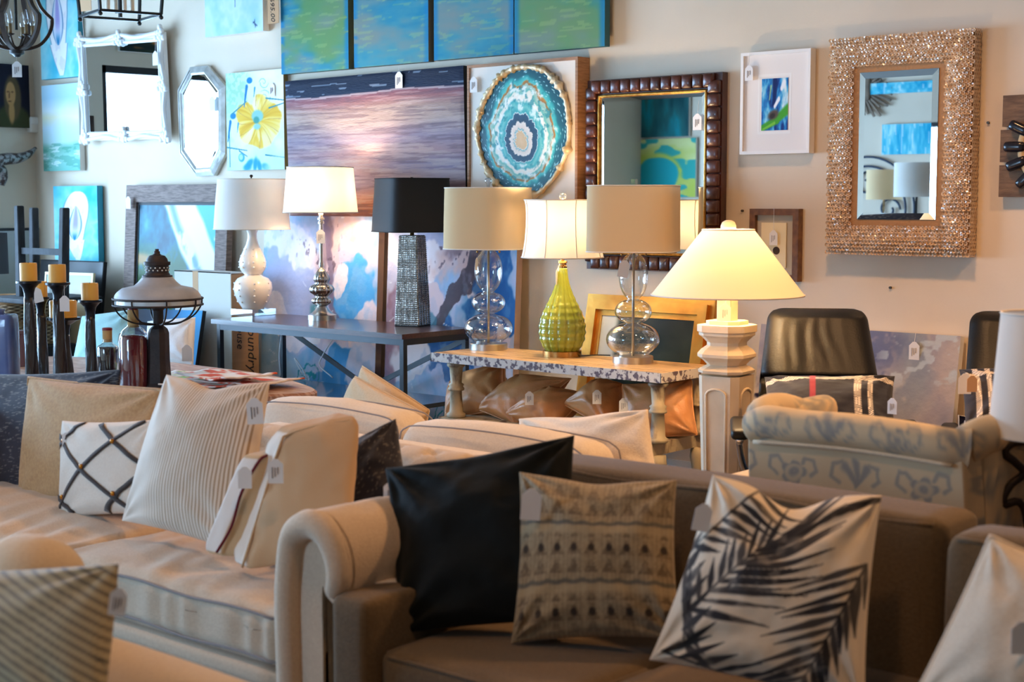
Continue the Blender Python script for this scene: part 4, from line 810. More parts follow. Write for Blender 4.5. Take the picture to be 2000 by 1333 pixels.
ob('plinth', sq([(60, 1040), (60, 1025), (45, 1012), (38, 1008)], .35), 'cream_paint', t); zb = z_at(1040)
ob('foot_block', loft([sqring(c, 62 * s, 0, .3, rot=.1), sqring(c, 62 * s, zb, .3, rot=.1)]), 'cream_paint', t)
ob('neck', sq([(15.5, 627), (15.5, 575)], .1), 'cream_paint', t)
n = 64; rg = [circ(c, w_ * s, n, z_at(y)) for w_, y in ((148, 576), (50, 449))]
o = ob('lamp_shade', loft(rg, False, False), M_shade('shade_cone', (248, 230, 198), .06), t, True); ob('shade_trim', tube(rg[0], .004, 6, True), 'trim_fabric', o, True); ob('shade_trim', tube(rg[1], .004, 6, True), 'trim_fabric', o, True)
ob('finial', lathe(c, [(15 * s, z_at(449)), (15 * s, z_at(441)), (12 * s, z_at(434)), (6 * s, z_at(430.5)), (.001, z_at(430))], 20), 'cream_paint', t, True)
bulb(t, c, z_at(530), 15); q2 = A3(c[0], c[1], z_at(592)) - Fh * .045 - RT * .015; tag(t, q2, .075, RT, string=q2 + A3(0, .01, .03))
# cords hanging behind the console
for k, pts in enumerate((((552, 640), (546, 690), (548, 735)), ((655, 655), (630, 695), (625, 715), (650, 738)), ((600, 740), (590, 720), (575, 700), (590, 730)))):
    T(ob('lamp_cord', tube(spline([onY(x, y, CY1 - .05 + .0) for x, y in pts], 8), .004, 6), 'cord_white', smooth=True), ['white lamp cord hanging at the left behind the console', 'white lamp cord looping over the console brace', 'white cord bundle above the console shelf'][k], 'cord')
# ================================================================== left corner: slab coffee table and what stands on it
TZ = .56
M('slab_wood', (150, 98, 66), .4, col2=(206, 170, 146), nscale=5, ramp=(.4, .7), stretch=(1, 5, 2), bump=(16, .2), dist=1.5); M('slab_edge', (150, 84, 44), .6, bump=(12, .4))
a = np.linspace(0, 2 * math.pi, 72, endpoint=False); wob = 1 + .03 * np.sin(3 * a + 1) + .02 * np.sin(7 * a)
ring = lambda k, z: np.stack([-6.95 + 1.3 * k * wob * np.cos(a), 4.86 + .5 * k * wob * np.sin(a), np.full(72, z)], -1)
t = thing('slab_coffee_table', (-6.95, 4.86, 0), 'live edge wooden slab coffee table holding candles and a lantern', 'table')
ob('tabletop', loft([ring(.97, TZ - .065), ring(1.0, TZ - .05), ring(1, TZ - .01), ring(.985, TZ)]), 'slab_wood', t)
for x in (-7.8, -6.1): ob('leg', softbox((x, 4.86, .245), (.09, .22, .246), .04, 6), 'slab_edge', t, True)
M('holder_wood', (52, 38, 32), .3, col2=(32, 24, 22), nscale=12, stretch=(4, 4, 1), bump=(10, .5, .02), coat=.3); M('holder_metal', (38, 36, 40), .3, .6); M('wax', (236, 172, 72), .5, spec=.4); M('wax_rim', (244, 228, 206), .6)
def candle_holder(ax, yb, plate, hw, nw, bw, cy0, cy1, cw, label):
    c = onz(ax, yb, TZ); s = dep(c) / FPX; Z = lambda y: c[2] + (yb - y) * s
    t = thing('candle_holder', c, label, 'candle holder', 'dark wooden candle holders on the slab table')
    rd = random.Random(ax); ph = rd.random() * 6
    fl = lambda a, z: 1 + .1 * np.sin(3 * a + ph + z * 9) + .06 * np.sin(5 * a - z * 16)
    yy = np.linspace(yb, plate + 32, 14); ob('stem', lathe(c, [((bw + (nw - bw) * k / 13) * s, Z(y)) for k, y in enumerate(yy)], 24, fl=fl), 'holder_wood', t, True)
    ob('cup', lathe(c, [(nw * s * .98, Z(plate + 36)), (nw * s, Z(plate + 24)), (nw * 1.25 * s, Z(plate + 14)), (hw * .8 * s, Z(plate + 6)), (hw * s, Z(plate + 4)), (hw * s, Z(plate)), (hw * .9 * s, Z(plate))], 28), 'holder_metal', t, True, sharp=40)
    k = thing('pillar_candle', A3(c[0], c[1], Z(plate)), 'cream pillar candle on the ' + label.split('candle holder')[0].strip() + ' candle holder', 'candle', 'pillar candles on the dark holders')
    ob('wax_body', lathe(c, [(cw * s, Z(plate) + .001), (cw * s, Z(cy0 + 3)), (cw * .96 * s, Z(cy0)), (cw * .8 * s, Z(cy0)), (cw * .7 * s, Z(cy0 + 3)), (.001, Z(cy0 + 3))], 28), 'wax', k, True, sharp=35)
    ob('wick', tube([A3(c[0], c[1], Z(cy0 + 3)), A3(c[0] + .002, c[1], Z(cy0 - 1))], .0015, 5), 'ink_black', k); return t, c, s, Z
candle_holder(62, 752, 549, 24, 9.5, 13, 514, 549, 16.5, 'tall leftmost dark candle holder')
t, c, s, Z = candle_holder(118, 756, 552, 24, 9, 14, 517, 552, 16.5, 'tall second dark candle holder with hanging tag')
q2 = A3(c[0], c[1], Z(577)) + RT * .042 - Fh * .03; tag(t, q2, .08, RT, string=q2 + A3(0, 0, .06), prints=False)
t, c, s, Z = candle_holder(84, 740, 580, 17, 8, 11, 550, 580, 13, 'short dark candle holder between the two tall ones')
q2 = A3(c[0], c[1], Z(561)) + RT * -.01 - Fh * .05; tag(t, q2, .08, RT, tilt=.25, string=q2 + A3(-.01, 0, .03), prints=False)
candle_holder(127, 738, 620, 33, 11, 16, 587, 620, 26, 'lowest wide dark candle holder at the back')
candle_holder(180, 750, 586, 23, 9, 12, 553, 586, 16.5, 'dark candle holder beside the small brown bottle')
# bottles
M('cork', (206, 160, 100), .8, bump=(40, .3)); M('wax_red', (140, 20, 34), .4); M('liquid_red', (120, 10, 22), .12, coat=.8); M('liquid_brown', (46, 20, 12), .12, coat=.8)
c = onz(263, 757, TZ); s = dep(c) / FPX; Z = lambda y: c[2] + (757 - y) * s
t = thing('red_bottle', c, 'large glass bottle of red liquid with a tall cork', 'bottle')
ob('liquid', lathe(c, [(27 * s, Z(757)), (28.5 * s, Z(752)), (28.5 * s, Z(664)), (24 * s, Z(655)), (.001, Z(653))], 32), 'liquid_red', t, True)
ob('glass', lathe(c, [(29 * s, Z(757)), (29.5 * s, Z(752)), (29.5 * s, Z(664)), (27 * s, Z(652)), (20 * s, Z(643)), (12 * s, Z(637)), (10 * s, Z(633))], 32, True, False), 'clear_glass', t, True)
ob('cork', lathe(c, [(11 * s, Z(639)), (10.5 * s, Z(605)), (.001, Z(605))], 20), 'cork', t, True, sharp=40); ob('wax_cap', lathe(c, [(9.5 * s, Z(605)), (9.5 * s, Z(596)), (8 * s, Z(595))], 20), 'wax_red', t, True, sharp=40)
c = onz(212, 752, TZ); s = dep(c) / FPX; Z = lambda y: c[2] + (752 - y) * s
t = thing('brown_bottle', c, 'small dark brown bottle with a corked neck', 'bottle')
ob('liquid', lathe(c, [(15 * s, Z(752)), (17 * s, Z(748)), (19.5 * s, Z(684)), (18 * s, Z(678)), (.001, Z(677))], 28), 'liquid_brown', t, True)
ob('glass', lathe(c, [(16 * s, Z(752)), (18 * s, Z(748)), (20.5 * s, Z(682)), (19 * s, Z(676)), (12 * s, Z(672)), (9.5 * s, Z(667)), (9.5 * s, Z(662))], 28, True, False), 'clear_glass', t, True)
ob('cork', lathe(c, [(9 * s, Z(668)), (9.3 * s, Z(645)), (.001, Z(645))], 18), 'cork', t, True, sharp=40); ob('wax_cap', lathe(c, [(9.8 * s, Z(645)), (9.8 * s, Z(641)), (8 * s, Z(640))], 18), 'wax_red', t, True, sharp=40)
# industrial lantern lamp
c = onz(312, 757, TZ); s = dep(c) / FPX; Z = lambda y: c[2] + (757 - y) * s; LL = lambda pr: [(w_ * s, Z(y)) for w_, y in pr]
t = thing('lantern_lamp', c, 'industrial lamp with grey metal shade, wire cage and rust brown post', 'lamp')
M('enamel_grey', (176, 178, 182), .5, col2=(160, 162, 168), nscale=10); M('rust_iron', (62, 48, 42), .6, .3, col2=(44, 34, 32), nscale=16, bump=(40, .3)); M('milk_glass', (232, 232, 228), .2)
ob('shade', lathe(c, LL([(83, 582), (82, 577), (78, 571), (68, 563), (55, 560), (45, 558), (37, 551), (31, 544), (29, 541)]), 56, False, True), 'enamel_grey', t, True)
ob('glass_band', lathe(c, LL([(82, 594), (82, 583)]), 56, False, False), 'milk_glass', t, True)
ob('vent_cap', lathe(c, LL([(29, 542), (29, 538), (25, 537), (23, 534), (22, 533), (22, 519), (25, 518), (25.5, 512), (21, 511), (20, 506), (15, 500), (8, 498), (7, 497), (6, 496), (6, 492), (4, 491), (4, 487)]), 28), 'rust_iron', t, True, sharp=30)
hol = []
for k in range(16):
    aa_ = k * 2 * math.pi / 16
    for y, o_ in ((523, 0), (528, .2)): p = A3(c[0] + 22.2 * s * math.cos(aa_ + o_), c[1] + 22.2 * s * math.sin(aa_ + o_), Z(y)); hol.append(softbox(p, (.004,) * 3, .0039, 3))
T(ob('vent_holes', joinm(*hol), 'milk_glass', t, True), kind='stuff')
for y in (583, 595): ob('cage_ring', tube(circ(c, 85.5 * s, 56, Z(y)), .0055, 8, True), 'rust_iron', t, True)
for k in range(8):
    aa_ = k * math.pi / 4 + .35; pr = [(86, 583), (85, 595), (78, 608), (66, 620), (45, 630), (20, 633), (8, 633)]
    ob('cage_wire', tube(spline([A3(c[0] + w_ * s * math.cos(aa_), c[1] + w_ * s * math.sin(aa_), Z(y)) for w_, y in pr], 4), .0045, 6), 'rust_iron', t, True)
ob('lamp_holder', lathe(c, LL([(10, 634), (10, 606), (12, 604), (12, 597), (9, 590)]), 20), 'rust_iron', t, True, sharp=30)
ob('post', loft([sqring(c, w_ * s, Z(y), .45, rot=.5) for w_, y in ((25, 757), (22, 752), (20, 748), (18, 700), (17.5, 650), (15, 642), (9, 636), (9, 632))]), 'rust_iron', t)
# folded cloth napkins
def cloth_col(red):
    def f(u, v):
        n = fbm(u * 7, v * 7, 3, 5 if red else 6); c0 = np.full(u.shape + (3,), (240, 226, 214), float)
        return mixc(c0, (218, 92, 62) if red else (150, 200, 120), sst(.47, .53, n))
    return f
MA('napkin_print', .85); M('napkin_back', (196, 150, 104), .9)
def napkin(cpx, cpy, z, rx, ry, rot, red, lift, label, seed):
    c = onz(cpx, cpy, z); n = 34; u, v = np.meshgrid(np.linspace(0, 1, n), np.linspace(0, 1, n)); x = (u - .5) * 2 * rx; y = (v - .5) * 2 * ry
    zz = c[2] + lift * (fbm(u * 3 + seed, v * 3, 3, seed)) + .05 * sst(.7, 1, u) * lift / .03 * .3
    X_ = c[0] + x * math.cos(rot) - y * math.sin(rot); Y_ = c[1] + x * math.sin(rot) + y * math.cos(rot); P = np.stack([X_, Y_, zz], -1).reshape(-1, 3)
    t = ob('cloth_napkin', (P, gridf(n, n)), 'napkin_print', None, True, cloth_col(red)(u, v).reshape(-1, 3)); T(t, label, 'napkin', 'folded printed napkins on the slab table')
    m = t.modifiers.new('thick', 'SOLIDIFY'); m.thickness = .008; m.offset = -1
napkin(385, 738, TZ + .012, .2, .17, .3, False, .03, 'green and white printed napkin under the red ones', 2)
napkin(470, 748, TZ + .012, .3, .16, .1, True, .03, 'lower red and white printed napkin on the slab table', 3)
napkin(440, 738, TZ + .045, .26, .15, -.15, True, .03, 'topmost red and white printed napkin on the slab table', 4)
napkin(400, 752, TZ + .012, .2, .12, .5, True, .02, 'red and white printed napkin lying nearest the striped pillow', 8)
# lavender blue vase and dark red box at the left edge
M('glaze_lavender', (112, 122, 168), .2, col2=(84, 104, 160), nscale=5, coat=.5)
c = onz(2, 745, TZ); s = dep(c) / FPX
t = thing('ceramic_vase', c, 'lavender blue flat sided ceramic vase at the left edge', 'vase')
ob('body', softbox(c + A3(0, 0, 66 * s), (32 * s, 22 * s, 66 * s), 7 * s, 8, (.006, .006, 0), rot=rotm('Z', .6)), 'glaze_lavender', t, True); ob('neck', lathe(c, [(12 * s, c[2] + 130 * s), (10 * s, c[2] + 136 * s), (13 * s, c[2] + 141 * s)], 18), 'glaze_lavender', t, True)
M('box_oxblood', (92, 38, 26), .5); c = onz(40, 716, TZ); s = dep(c) / FPX
t = thing('oxblood_box', c, 'small dark red box with a white sticker behind the candle holders', 'box')
ob('body', softbox(c + A3(0, 0, 33 * s), (12 * s, 9 * s, 33 * s), .004, 4, rot=rotm('Z', .6)), 'box_oxblood', t); ob('lid', softbox(c + A3(0, 0, 67 * s), (12.5 * s, 9.5 * s, 4 * s), .003, 4, rot=rotm('Z', .6)), 'box_oxblood', t)
p = c + A3(0, 0, 60 * s) - Fh * 13 * s; ob('sticker', bar(p - RT * 4 * s, p + RT * 4 * s, .002, 9 * s), 'tag_white', t)
# ------------------------------------------------------------------ behind the slab table: baskets, stool, boards
MA('wicker_weave', .75)
def basket(px, y0, y1, wpx, Y, label):
    a0 = onY(px, y0, Y); b0 = onY(px, y1, Y); s = dep(a0) / FPX; R = wpx * s; hh = a0[2] - b0[2]
    t = thing('wicker_basket', b0, label, 'basket', 'stacked wicker baskets'); nu, nv = 260, 46
    u, v = np.meshgrid(np.linspace(0, 2 * math.pi, nu), np.linspace(0, 1, nv)); k = 52; row = np.floor(v * 11); ph = (row % 2) * math.pi
    w_ = np.sin(u * k / 2 + ph) * np.abs(np.sin(v * 11 * math.pi)) ** .5; rr_ = R * (.92 + .08 * v) + .008 * w_
    e = 5; ca, sa = np.cos(u), np.sin(u); q_ = (np.abs(ca) ** e + np.abs(sa) ** e) ** (-1 / e)
    P = np.stack([b0[0] + rr_ * q_ * ca, b0[1] + rr_ * q_ * sa * .7, b0[2] + v * hh], -1).reshape(-1, 3)
    cc_ = ramp((w_ + 1) / 2, [(0, (84, 62, 44)), (.5, (160, 124, 90)), (1, (204, 172, 136))])
    ob('woven_side', (P, gridf(nu, nv)), 'wicker_weave', t, True, cc_.reshape(-1, 3)); ob('rim', tube(seling(b0, R * 1.0, R * .7, a0[2], 5, 60), .018, 8, True), 'raffia', t, True); ob('bottom', loft([seling(b0, R * .92, R * .64, b0[2], 5, 40), seling(b0, R * .92, R * .64, b0[2] + .01, 5, 40)]), 'raffia', t)
basket(20, 585, 622, 100, 5.9, 'upper wicker basket behind the candle holders')
basket(24, 626, 668, 100, 5.9, 'lower wicker basket behind the candle holders')
z0 = onY(24, 668, 5.9)[2]; p = onY(24, 668, 5.9)
M('cabinet_dark', (34, 30, 30), .5)
t = thing('low_cabinet', (p[0], 5.9, 0), 'low dark cabinet carrying the wicker baskets', 'cabinet'); ob('body', boxp(p[0] - .5, p[0] + .5, 5.65, 6.15, .05, z0 - .002), 'cabinet_dark', t); ob('plinth', boxp(p[0] - .47, p[0] + .47, 5.68, 6.12, 0, .05), 'black_metal', t)
ob('door', boxp(p[0] - .48, p[0] - .01, 5.635, 5.65, .08, z0 - .03), 'cabinet_dark', t); ob('door', boxp(p[0] + .01, p[0] + .48, 5.635, 5.65, .08, z0 - .03), 'cabinet_dark', t)
# upturned stool
M('stool_grey', (62, 62, 66), .7, col2=(48, 46, 46), nscale=8, stretch=(3, 3, 1), spec=.15); Y1, Y2 = 5.72, 6.15
t = thing('upturned_stool', onY(80, 600, 5.9), 'dark grey wooden stool standing upside down on the baskets', 'stool')
lg = [(onY(37, 402, Y1), onY(42, 582, Y1)), (onY(126, 406, Y1), onY(124, 582, Y1)), (onY(66, 406, Y2), onY(68, 582, Y2))]
for p0, p1 in lg: ob('leg', loft([sqring(p1, .03, p1[2], .25), sqring(p0, .027, p0[2] - .008, .25), sqring(p0, .022, p0[2], .25)]), 'stool_grey', t)
f = lambda k, y, Y: onY(k, y, Y)
s0, s1 = f(44, 490, Y1), f(120, 488, Y1); ob('stretcher', boxp(s0[0], s1[0], Y1 - .012, Y1 + .012, s0[2] - .022, s0[2] + .022), 'stool_grey', t); m0 = onY(82, 592, 5.85); m0[2] = onY(82, 584, Y1)[2] - .012
ob('seat', softbox(m0, (.3, .3, .02), .015, 6), 'stool_grey', t)
# black board with small leaning frames under the oyster canvas
q = lq((80, 508), (203, 512), (205, 640), (82, 640), 6.42, 6.3); q[2][2] = q[3][2] = .01; q[2][0] = q[1][0]; q[3][0] = q[0][0]; M('board_black', (20, 20, 24), .35); z0 = q[2][2]
t = thing('black_board', (q[2] + q[3]) / 2, 'black glossy board leaning under the lower oyster canvas', 'board'); ob('panel', panel(*q, .03), 'board_black', t); ob('edge_strip', tube([q[0], q[1], q[2]], .006, 6), 'black_metal', t)
def pale(u, v): return mixc(ramp(v, [(0, (200, 186, 160)), (.5, (214, 206, 190)), (1, (176, 186, 186))]), (226, 180, 120), ell(u, v, (.75, .4), .3, .5, 0, .6) * .7)
q = lq((88, 531), (182, 534), (184, 640), (90, 640), 6.26, 6.16); q[2][2] = q[3][2] = .01; q[2][0] = q[1][0]; q[3][0] = q[0][0]
t = thing('small_pale_picture', (q[2] + q[3]) / 2, 'small pale picture in a thin cream frame leaning on the black board', 'picture'); fb, iq = frame_bars(q, .02, .02)
for b in fb: ob('frame_side', b, 'card_cream', t)
quad_paint('painted_face', *inq(q, .02, .006), pale, 30, 30, 'paint_matte', t)
# dim pictures and a dark shade at the far left edge
def dim(u, v): return ramp(v + .2 * fbm(u * 2, v * 2, 3, 2), [(0, (150, 130, 100)), (.4, (120, 140, 120)), (.8, (170, 176, 170)), (1.2, (190, 195, 195))])
Xp = WXL + .031; q = [A3(Xp, onX(-40, 0, Xp)[1], onX(40, 448, Xp)[2]), A3(Xp, onX(62, 0, Xp)[1], onX(40, 448, Xp)[2]), A3(Xp, onX(62, 0, Xp)[1], .0), A3(Xp, onX(-40, 0, Xp)[1], .0)]
t = canvas(q, .03, dim, (30, 60), 'dim green grey picture on the left wall behind the stool', 'linen_grey')
ob('top_edge', tube([q[0], q[1]], .012, 6), 'steel_blue', t)
c = onY(-8, 535, 5.3); s = dep(c) / FPX; t = thing('dark_lamp', c, 'dark grey drum lamp shade cut by the left edge', 'lamp')
ob('shade', loft([seling(c, 22 * s, 22 * s, c[2], 3), seling(c, 21 * s, 21 * s, c[2] + 80 * s, 3)], False, False), M('shade_slate', (66, 70, 76), .8), t, True); ob('stem', lathe(c, [(.05, TZ), (.05, TZ + .02), (.012, TZ + .03), (.012, c[2] + .1)], 14), 'brushed_steel', t, True)
# aqua and white cushions on a low bench behind the lantern
# ================================================================== cushions
def pillow(name, C4, thick, mat, n=30, inset=.05, p=.5, chop=0, wr=.006, seed=0, col=None, parent=None, flat=False, sag=0):
    """soft cushion over four corner points TL TR BR BL; returns object and surface function"""
    TL, TR, BR, BL = (A3(*c_) for c_ in C4); nr = np.cross(TR - TL, TL - BL); nr = nr / np.linalg.norm(nr)
    def surf(u, v, sgn=1):
        u = np.asarray(u, float); v = np.asarray(v, float); s_ = 2 * u - 1; t_ = 2 * v - 1
        a = s_ * (1 - inset * (1 - t_ ** 2)); b = t_ * (1 - inset * (1 - s_ ** 2))
        b = b - chop * np.exp(-(s_ / .38) ** 2) * sst(-.2, 1, t_)
        U = ((a + 1) / 2)[..., None]; V = ((b + 1) / 2)[..., None]
        P = (BL * (1 - U) + BR * U) * (1 - V) + (TL * (1 - U) + TR * U) * V
        h = thick / 2 * (np.clip(1 - s_ ** 2, 0, 1) * np.clip(1 - t_ ** 2, 0, 1)) ** p
        w = 0
        for k, (cu, cv) in enumerate(((0, 0), (1, 0), (1, 1), (0, 1))):
            d = np.hypot(u - cu, v - cv); th = np.arctan2(v - cv, u - cu); w = w + np.sin(th * 11 + seed + k * 2 + d * 3) * np.exp(-d * 3.2) * sst(0, .15, d) * 1.6
        w = w + (fbm(u * 5 + seed, v * 5, 3, seed + 2) - .5) * 2
        edge = sst(0, .06, np.minimum(np.minimum(u, 1 - u), np.minimum(v, 1 - v)))
        return P + nr * (sgn * (h + wr * w * edge))[..., None]
    u, v = np.meshgrid(np.linspace(0, 1, n), np.linspace(0, 1, n)); e = .5 - .5 * np.cos(u * math.pi); f_ = .5 - .5 * np.cos(v * math.pi); u = u * .4 + e * .6; v = v * .4 + f_ * .6
    A = surf(u, v).reshape(-1, 3); B = surf(u, v, -1).reshape(-1, 3); idx = np.arange(n * n).reshape(n, n); bmap = np.full((n, n), -1); bd = np.zeros((n, n), bool); bd[0] = bd[-1] = True; bd[:, 0] = bd[:, -1] = True
    bmap[bd] = idx[bd]; inn = ~bd; bmap[inn] = n * n + np.arange(inn.sum()); V = np.vstack([A, B[inn.ravel()]])
    F = gridf(n, n) + [(bmap[j, i], bmap[j + 1, i], bmap[j + 1, i + 1], bmap[j, i + 1]) for j in range(n - 1) for i in range(n - 1)]
    cc = None
    if col is not None: c0 = col(u, v).reshape(-1, 3); cc = np.vstack([c0, c0[inn.ravel()]])
    o = ob(name, (V, [tuple(int(x) for x in q_) for q_ in F]), mat, parent, True, cc)
    return o, surf
def edge_uv(k=40):
    t_ = np.linspace(0, 1, k, endpoint=False); z_ = np.zeros(k); o_ = np.ones(k)
    return np.concatenate([t_, o_, 1 - t_, z_]), np.concatenate([z_, t_, o_, 1 - t_])
def piping(o, surf, mat, r=.005, k=40): u, v = edge_uv(k); return ob('piping', tube(surf(u, v), r, 6, True), mat, o, True)
def fabric(name, c, c2=None, ns=120, b=(220, .25), rough=.9, sheen=.2): return M(name, c, rough, 0, c2, ns, (.3, .7), (1, 1, 1), b, spec=.25, sheen=sheen)
def px4(TL, TR, BR, BL): return [onY(a, b, c_) for a, b, c_ in (TL, TR, BR, BL)]
fabric('linen_cream', (212, 192, 168), (202, 180, 156)); fabric('linen_ivory', (226, 212, 192), (218, 202, 182)); fabric('linen_tan', (196, 158, 112), (178, 138, 96), 90); fabric('piping_grey', (142, 136, 136)); fabric('fabric_khaki', (206, 178, 140), (196, 168, 130))
fabric('fabric_taupe', (112, 93, 68), (98, 81, 58)); fabric('velvet_green', (5, 11, 12), (6, 15, 17), 20, (60, .1), .85, .04); fabric('fabric_aqua', (160, 198, 196), (150, 190, 190)); M('leather_tan', (208, 146, 90), .42, col2=(192, 128, 76), nscale=6, bump=(90, .15), spec=.5)
MA('cushion_print', .9, bump=(240, .2, .003), sheen=.2)
# ------------------------------------------------------------------ chesterfield sofa on the left
SX0, SX1, SYF, SYB, SZ = -5.05, -2.86, 2.40, 3.42, .47
t = thing('chesterfield_sofa', ((SX0 + SX1) / 2, 2.9, 0), 'cream tufted chesterfield sofa with rolled arms', 'sofa')
def tuft(u, v, nu, nv, d=.03, w=.16):                         # diamond tufting depth
    uu = u * nu; vv = v * nv; r = np.floor(vv + .5); fx = (uu - .5 * (r % 2)) - np.round(uu - .5 * (r % 2)); fy = vv - r
    btn = np.exp(-((fx / w) ** 2 + (fy / w) ** 2) / 1.0)
    a = np.abs(((uu + vv * .5) % 1) - .5); b = np.abs(((uu - vv * .5) % 1) - .5)
    return d * btn + d * .35 * np.exp(-((.5 - a) / .05) ** 2) + d * .35 * np.exp(-((.5 - b) / .05) ** 2)
# back: rolled profile swept along x with tufting
prof = [(2.98, .36), (3.02, .46), (3.06, .55), (3.085, .62), (3.10, .675), (3.12, .72), (3.155, .752), (3.20, .765), (3.25, .757), (3.29, .735), (3.31, .70), (3.30, .66), (3.27, .64), (3.26, .60), (3.27, .40), (3.27, .12)]
pr = spline([(a, b, 0) for a, b in prof], 4)[:, :2]; nv = len(pr); nu = 150; xs = np.linspace(SX0 - .1, SX1 + .1, nu)
tg = np.gradient(pr, axis=0); nrm = np.stack([-tg[:, 1], tg[:, 0]], -1); nrm /= np.linalg.norm(nrm, axis=1)[:, None]
u, v = np.meshgrid(np.linspace(0, 1, nu), np.linspace(0, 1, nv)); dpt = tuft(u, v, 15, 9, .02) * sst(.62, .5, v)
P = np.stack([np.broadcast_to(xs, u.shape), pr[:, 0][:, None] - nrm[:, 0][:, None] * dpt, pr[:, 1][:, None] - nrm[:, 1][:, None] * dpt], -1).reshape(-1, 3)
ob('back', (P, [q_[::-1] for q_ in gridf(nu, nv)]), 'linen_cream', t, True)
def roll_arm(xi, sgn, nm):
    prof = [(.0, .10), (-.006, .3), (-.012, .5), (-.006, .6), (.02, .68), (.07, .735), (.13, .748), (.19, .73), (.235, .68), (.25, .62), (.235, .56), (.2, .53), (.165, .545), (.15, .56), (.15, .4), (.15, .10)]
    pr = spline([(a, b, 0) for a, b in prof], 5)[:, :2]; nv = len(pr); ny = 40; ys = np.linspace(SYF + .02, 3.26, ny); tg = np.gradient(pr, axis=0); nrm = np.stack([-tg[:, 1], tg[:, 0]], -1); nrm /= np.linalg.norm(nrm, axis=1)[:, None]
    u, v = np.meshgrid(np.linspace(0, 1, ny), np.linspace(0, 1, nv)); d = tuft(u, v * 1.0, 4, 7, .012, .2) * sst(.08, .16, u) * sst(.75, .6, v) + .03 * np.exp(-((u - .4) / .07) ** 2 - ((v - .40) / .05) ** 2)
    P = np.stack([xi + sgn * (pr[:, 0][:, None] + nrm[:, 0][:, None] * d), np.broadcast_to(ys, u.shape), pr[:, 1][:, None] - np.abs(nrm[:, 1])[:, None] * d * .8], -1).reshape(-1, 3)
    a = ob('arm', (P, gridf(ny, nv)), 'linen_cream', t, True); fixn(a)
    fc = ob('arm_front', loft([[A3(xi + sgn * p_[0], SYF + .03, p_[1]) for p_ in pr[2:]], [A3(xi + sgn * p_[0], SYF + .012, p_[1]) for p_ in pr[2:]]]), 'linen_cream', t); fixn(fc)
    path = [A3(xi + sgn * (x_ + .022 * (1 if k < 4 else 0)), SYF + .01, z_ - (0 if k < 4 else .0)) for k, (x_, z_) in enumerate([(.02, .05), (.01, .3), (.006, .5), (.014, .6), (.05, .67), (.085, .705), (.13, .717), (.175, .7), (.205, .66), (.218, .61), (.205, .575), (.19, .56)])]
    sp = spline(path, 5); ob('arm_facing', tube(sp, np.interp(np.linspace(0, 1, len(sp)), [0, .5, .85, 1], [.036, .038, .034, .022]), 12), 'linen_cream', a, True)
roll_arm(SX1, 1, 'right'); roll_arm(SX0, -1, 'left')
xm = -3.9
for x0, x1 in ((SX0 + .01, xm - .005), (xm + .005, SX1 - .012)):
    n = 40; cm = ((x0 + x1) / 2, (SYF + .01 + 3.02) / 2, .395); hf = ((x1 - x0) / 2, (3.02 - SYF - .01) / 2, .078)
    v_, f_ = softbox(cm, hf, .045, 60, (0, .0, .022)); tp = (v_[:, 2] > cm[2] + .02); w_ = np.sin((v_[:, 0] * 30 + 3 * np.sin(v_[:, 1] * 9)) + v_[:, 1] * 10) * .5 + (fbm(v_[:, 0] * 9, v_[:, 1] * 7, 3, 4) - .5) * 2
    frw = np.clip((cm[1] - v_[:, 1]) / hf[1], 0, 1); fold = np.sin(v_[:, 0] * 46 + v_[:, 1] * 16 + 4 * fbm(v_[:, 0] * 5, v_[:, 1] * 5, 2, 9)) * sst(.35, .7, fbm(v_[:, 0] * 4 + 3, v_[:, 1] * 4, 2, 12)); v_[:, 2] += tp * (.006 * w_ + .008 * fold) * (.3 + .7 * frw); fr = sst(.88, .97, (cm[1] - v_[:, 1]) / hf[1]); v_[:, 1] += fr * .005 * np.sin(v_[:, 0] * 55 + 2 * np.sin(v_[:, 0] * 17)) * np.sin((v_[:, 2] - cm[2]) / .156 * math.pi + math.pi / 2)
    cu = ob('seat_cushion', (v_, f_), 'linen_cream', t, True)
    for zz in (.452, .338):
        xx = np.linspace(x0 + .03, x1 - .03, 30); ob('piping', tube([A3(x0 + .002, SYF + .3, zz), A3(x0 + .006, SYF + .04, zz), *[A3(x_, SYF + .012, zz + .004 * math.sin(x_ * 14)) for x_ in xx], A3(x1 - .006, SYF + .04, zz), A3(x1 - .002, SYF + .3, zz)], .0042, 6), 'piping_grey', cu, True)
ob('front_rail', softbox(((SX0 + SX1) / 2, SYF + .05, .29), ((SX1 - SX0) / 2, .045, .026), .02, 12), 'linen_cream', t, True)
nu, nv = 170, 24; u, v = np.meshgrid(np.linspace(0, 1, nu), np.linspace(0, 1, nv)); k = 15; fx = (u * k) % 1 - .5; d = .03 * np.exp(-((np.abs(fx) - .5) / .05) ** 2) * sst(.98, .6, v) + .03 * np.exp(-(((np.abs(fx) - .5) / .1) ** 2 + ((v - .62) / .12) ** 2)) - .02 * np.cos(fx * math.pi) * np.sin(v * math.pi)
P = np.stack([SX0 + (SX1 - SX0) * u, SYF + .03 + d, .04 + .225 * v], -1).reshape(-1, 3); ob('tufted_base', (P, gridf(nu, nv)), 'linen_cream', t, True)
for k in range(14):
    x_ = SX0 + (SX1 - SX0) * (k + 1) / 15; ob('button', softbox((x_, SYF + .056, .04 + .225 * .62), (.011, .008, .011), .008, 4), 'linen_cream', t, True)
ob('seat_deck', boxp(SX0, SX1, SYF + .07, 3.2, .08, .315), 'linen_cream', t)
for x_ in (SX0 + .05, SX1 - .05): ob('foot', lathe((x_, SYF + .1), [(.02, 0), (.03, .04), (.03, .08)], 12), 'holder_wood', t, True)
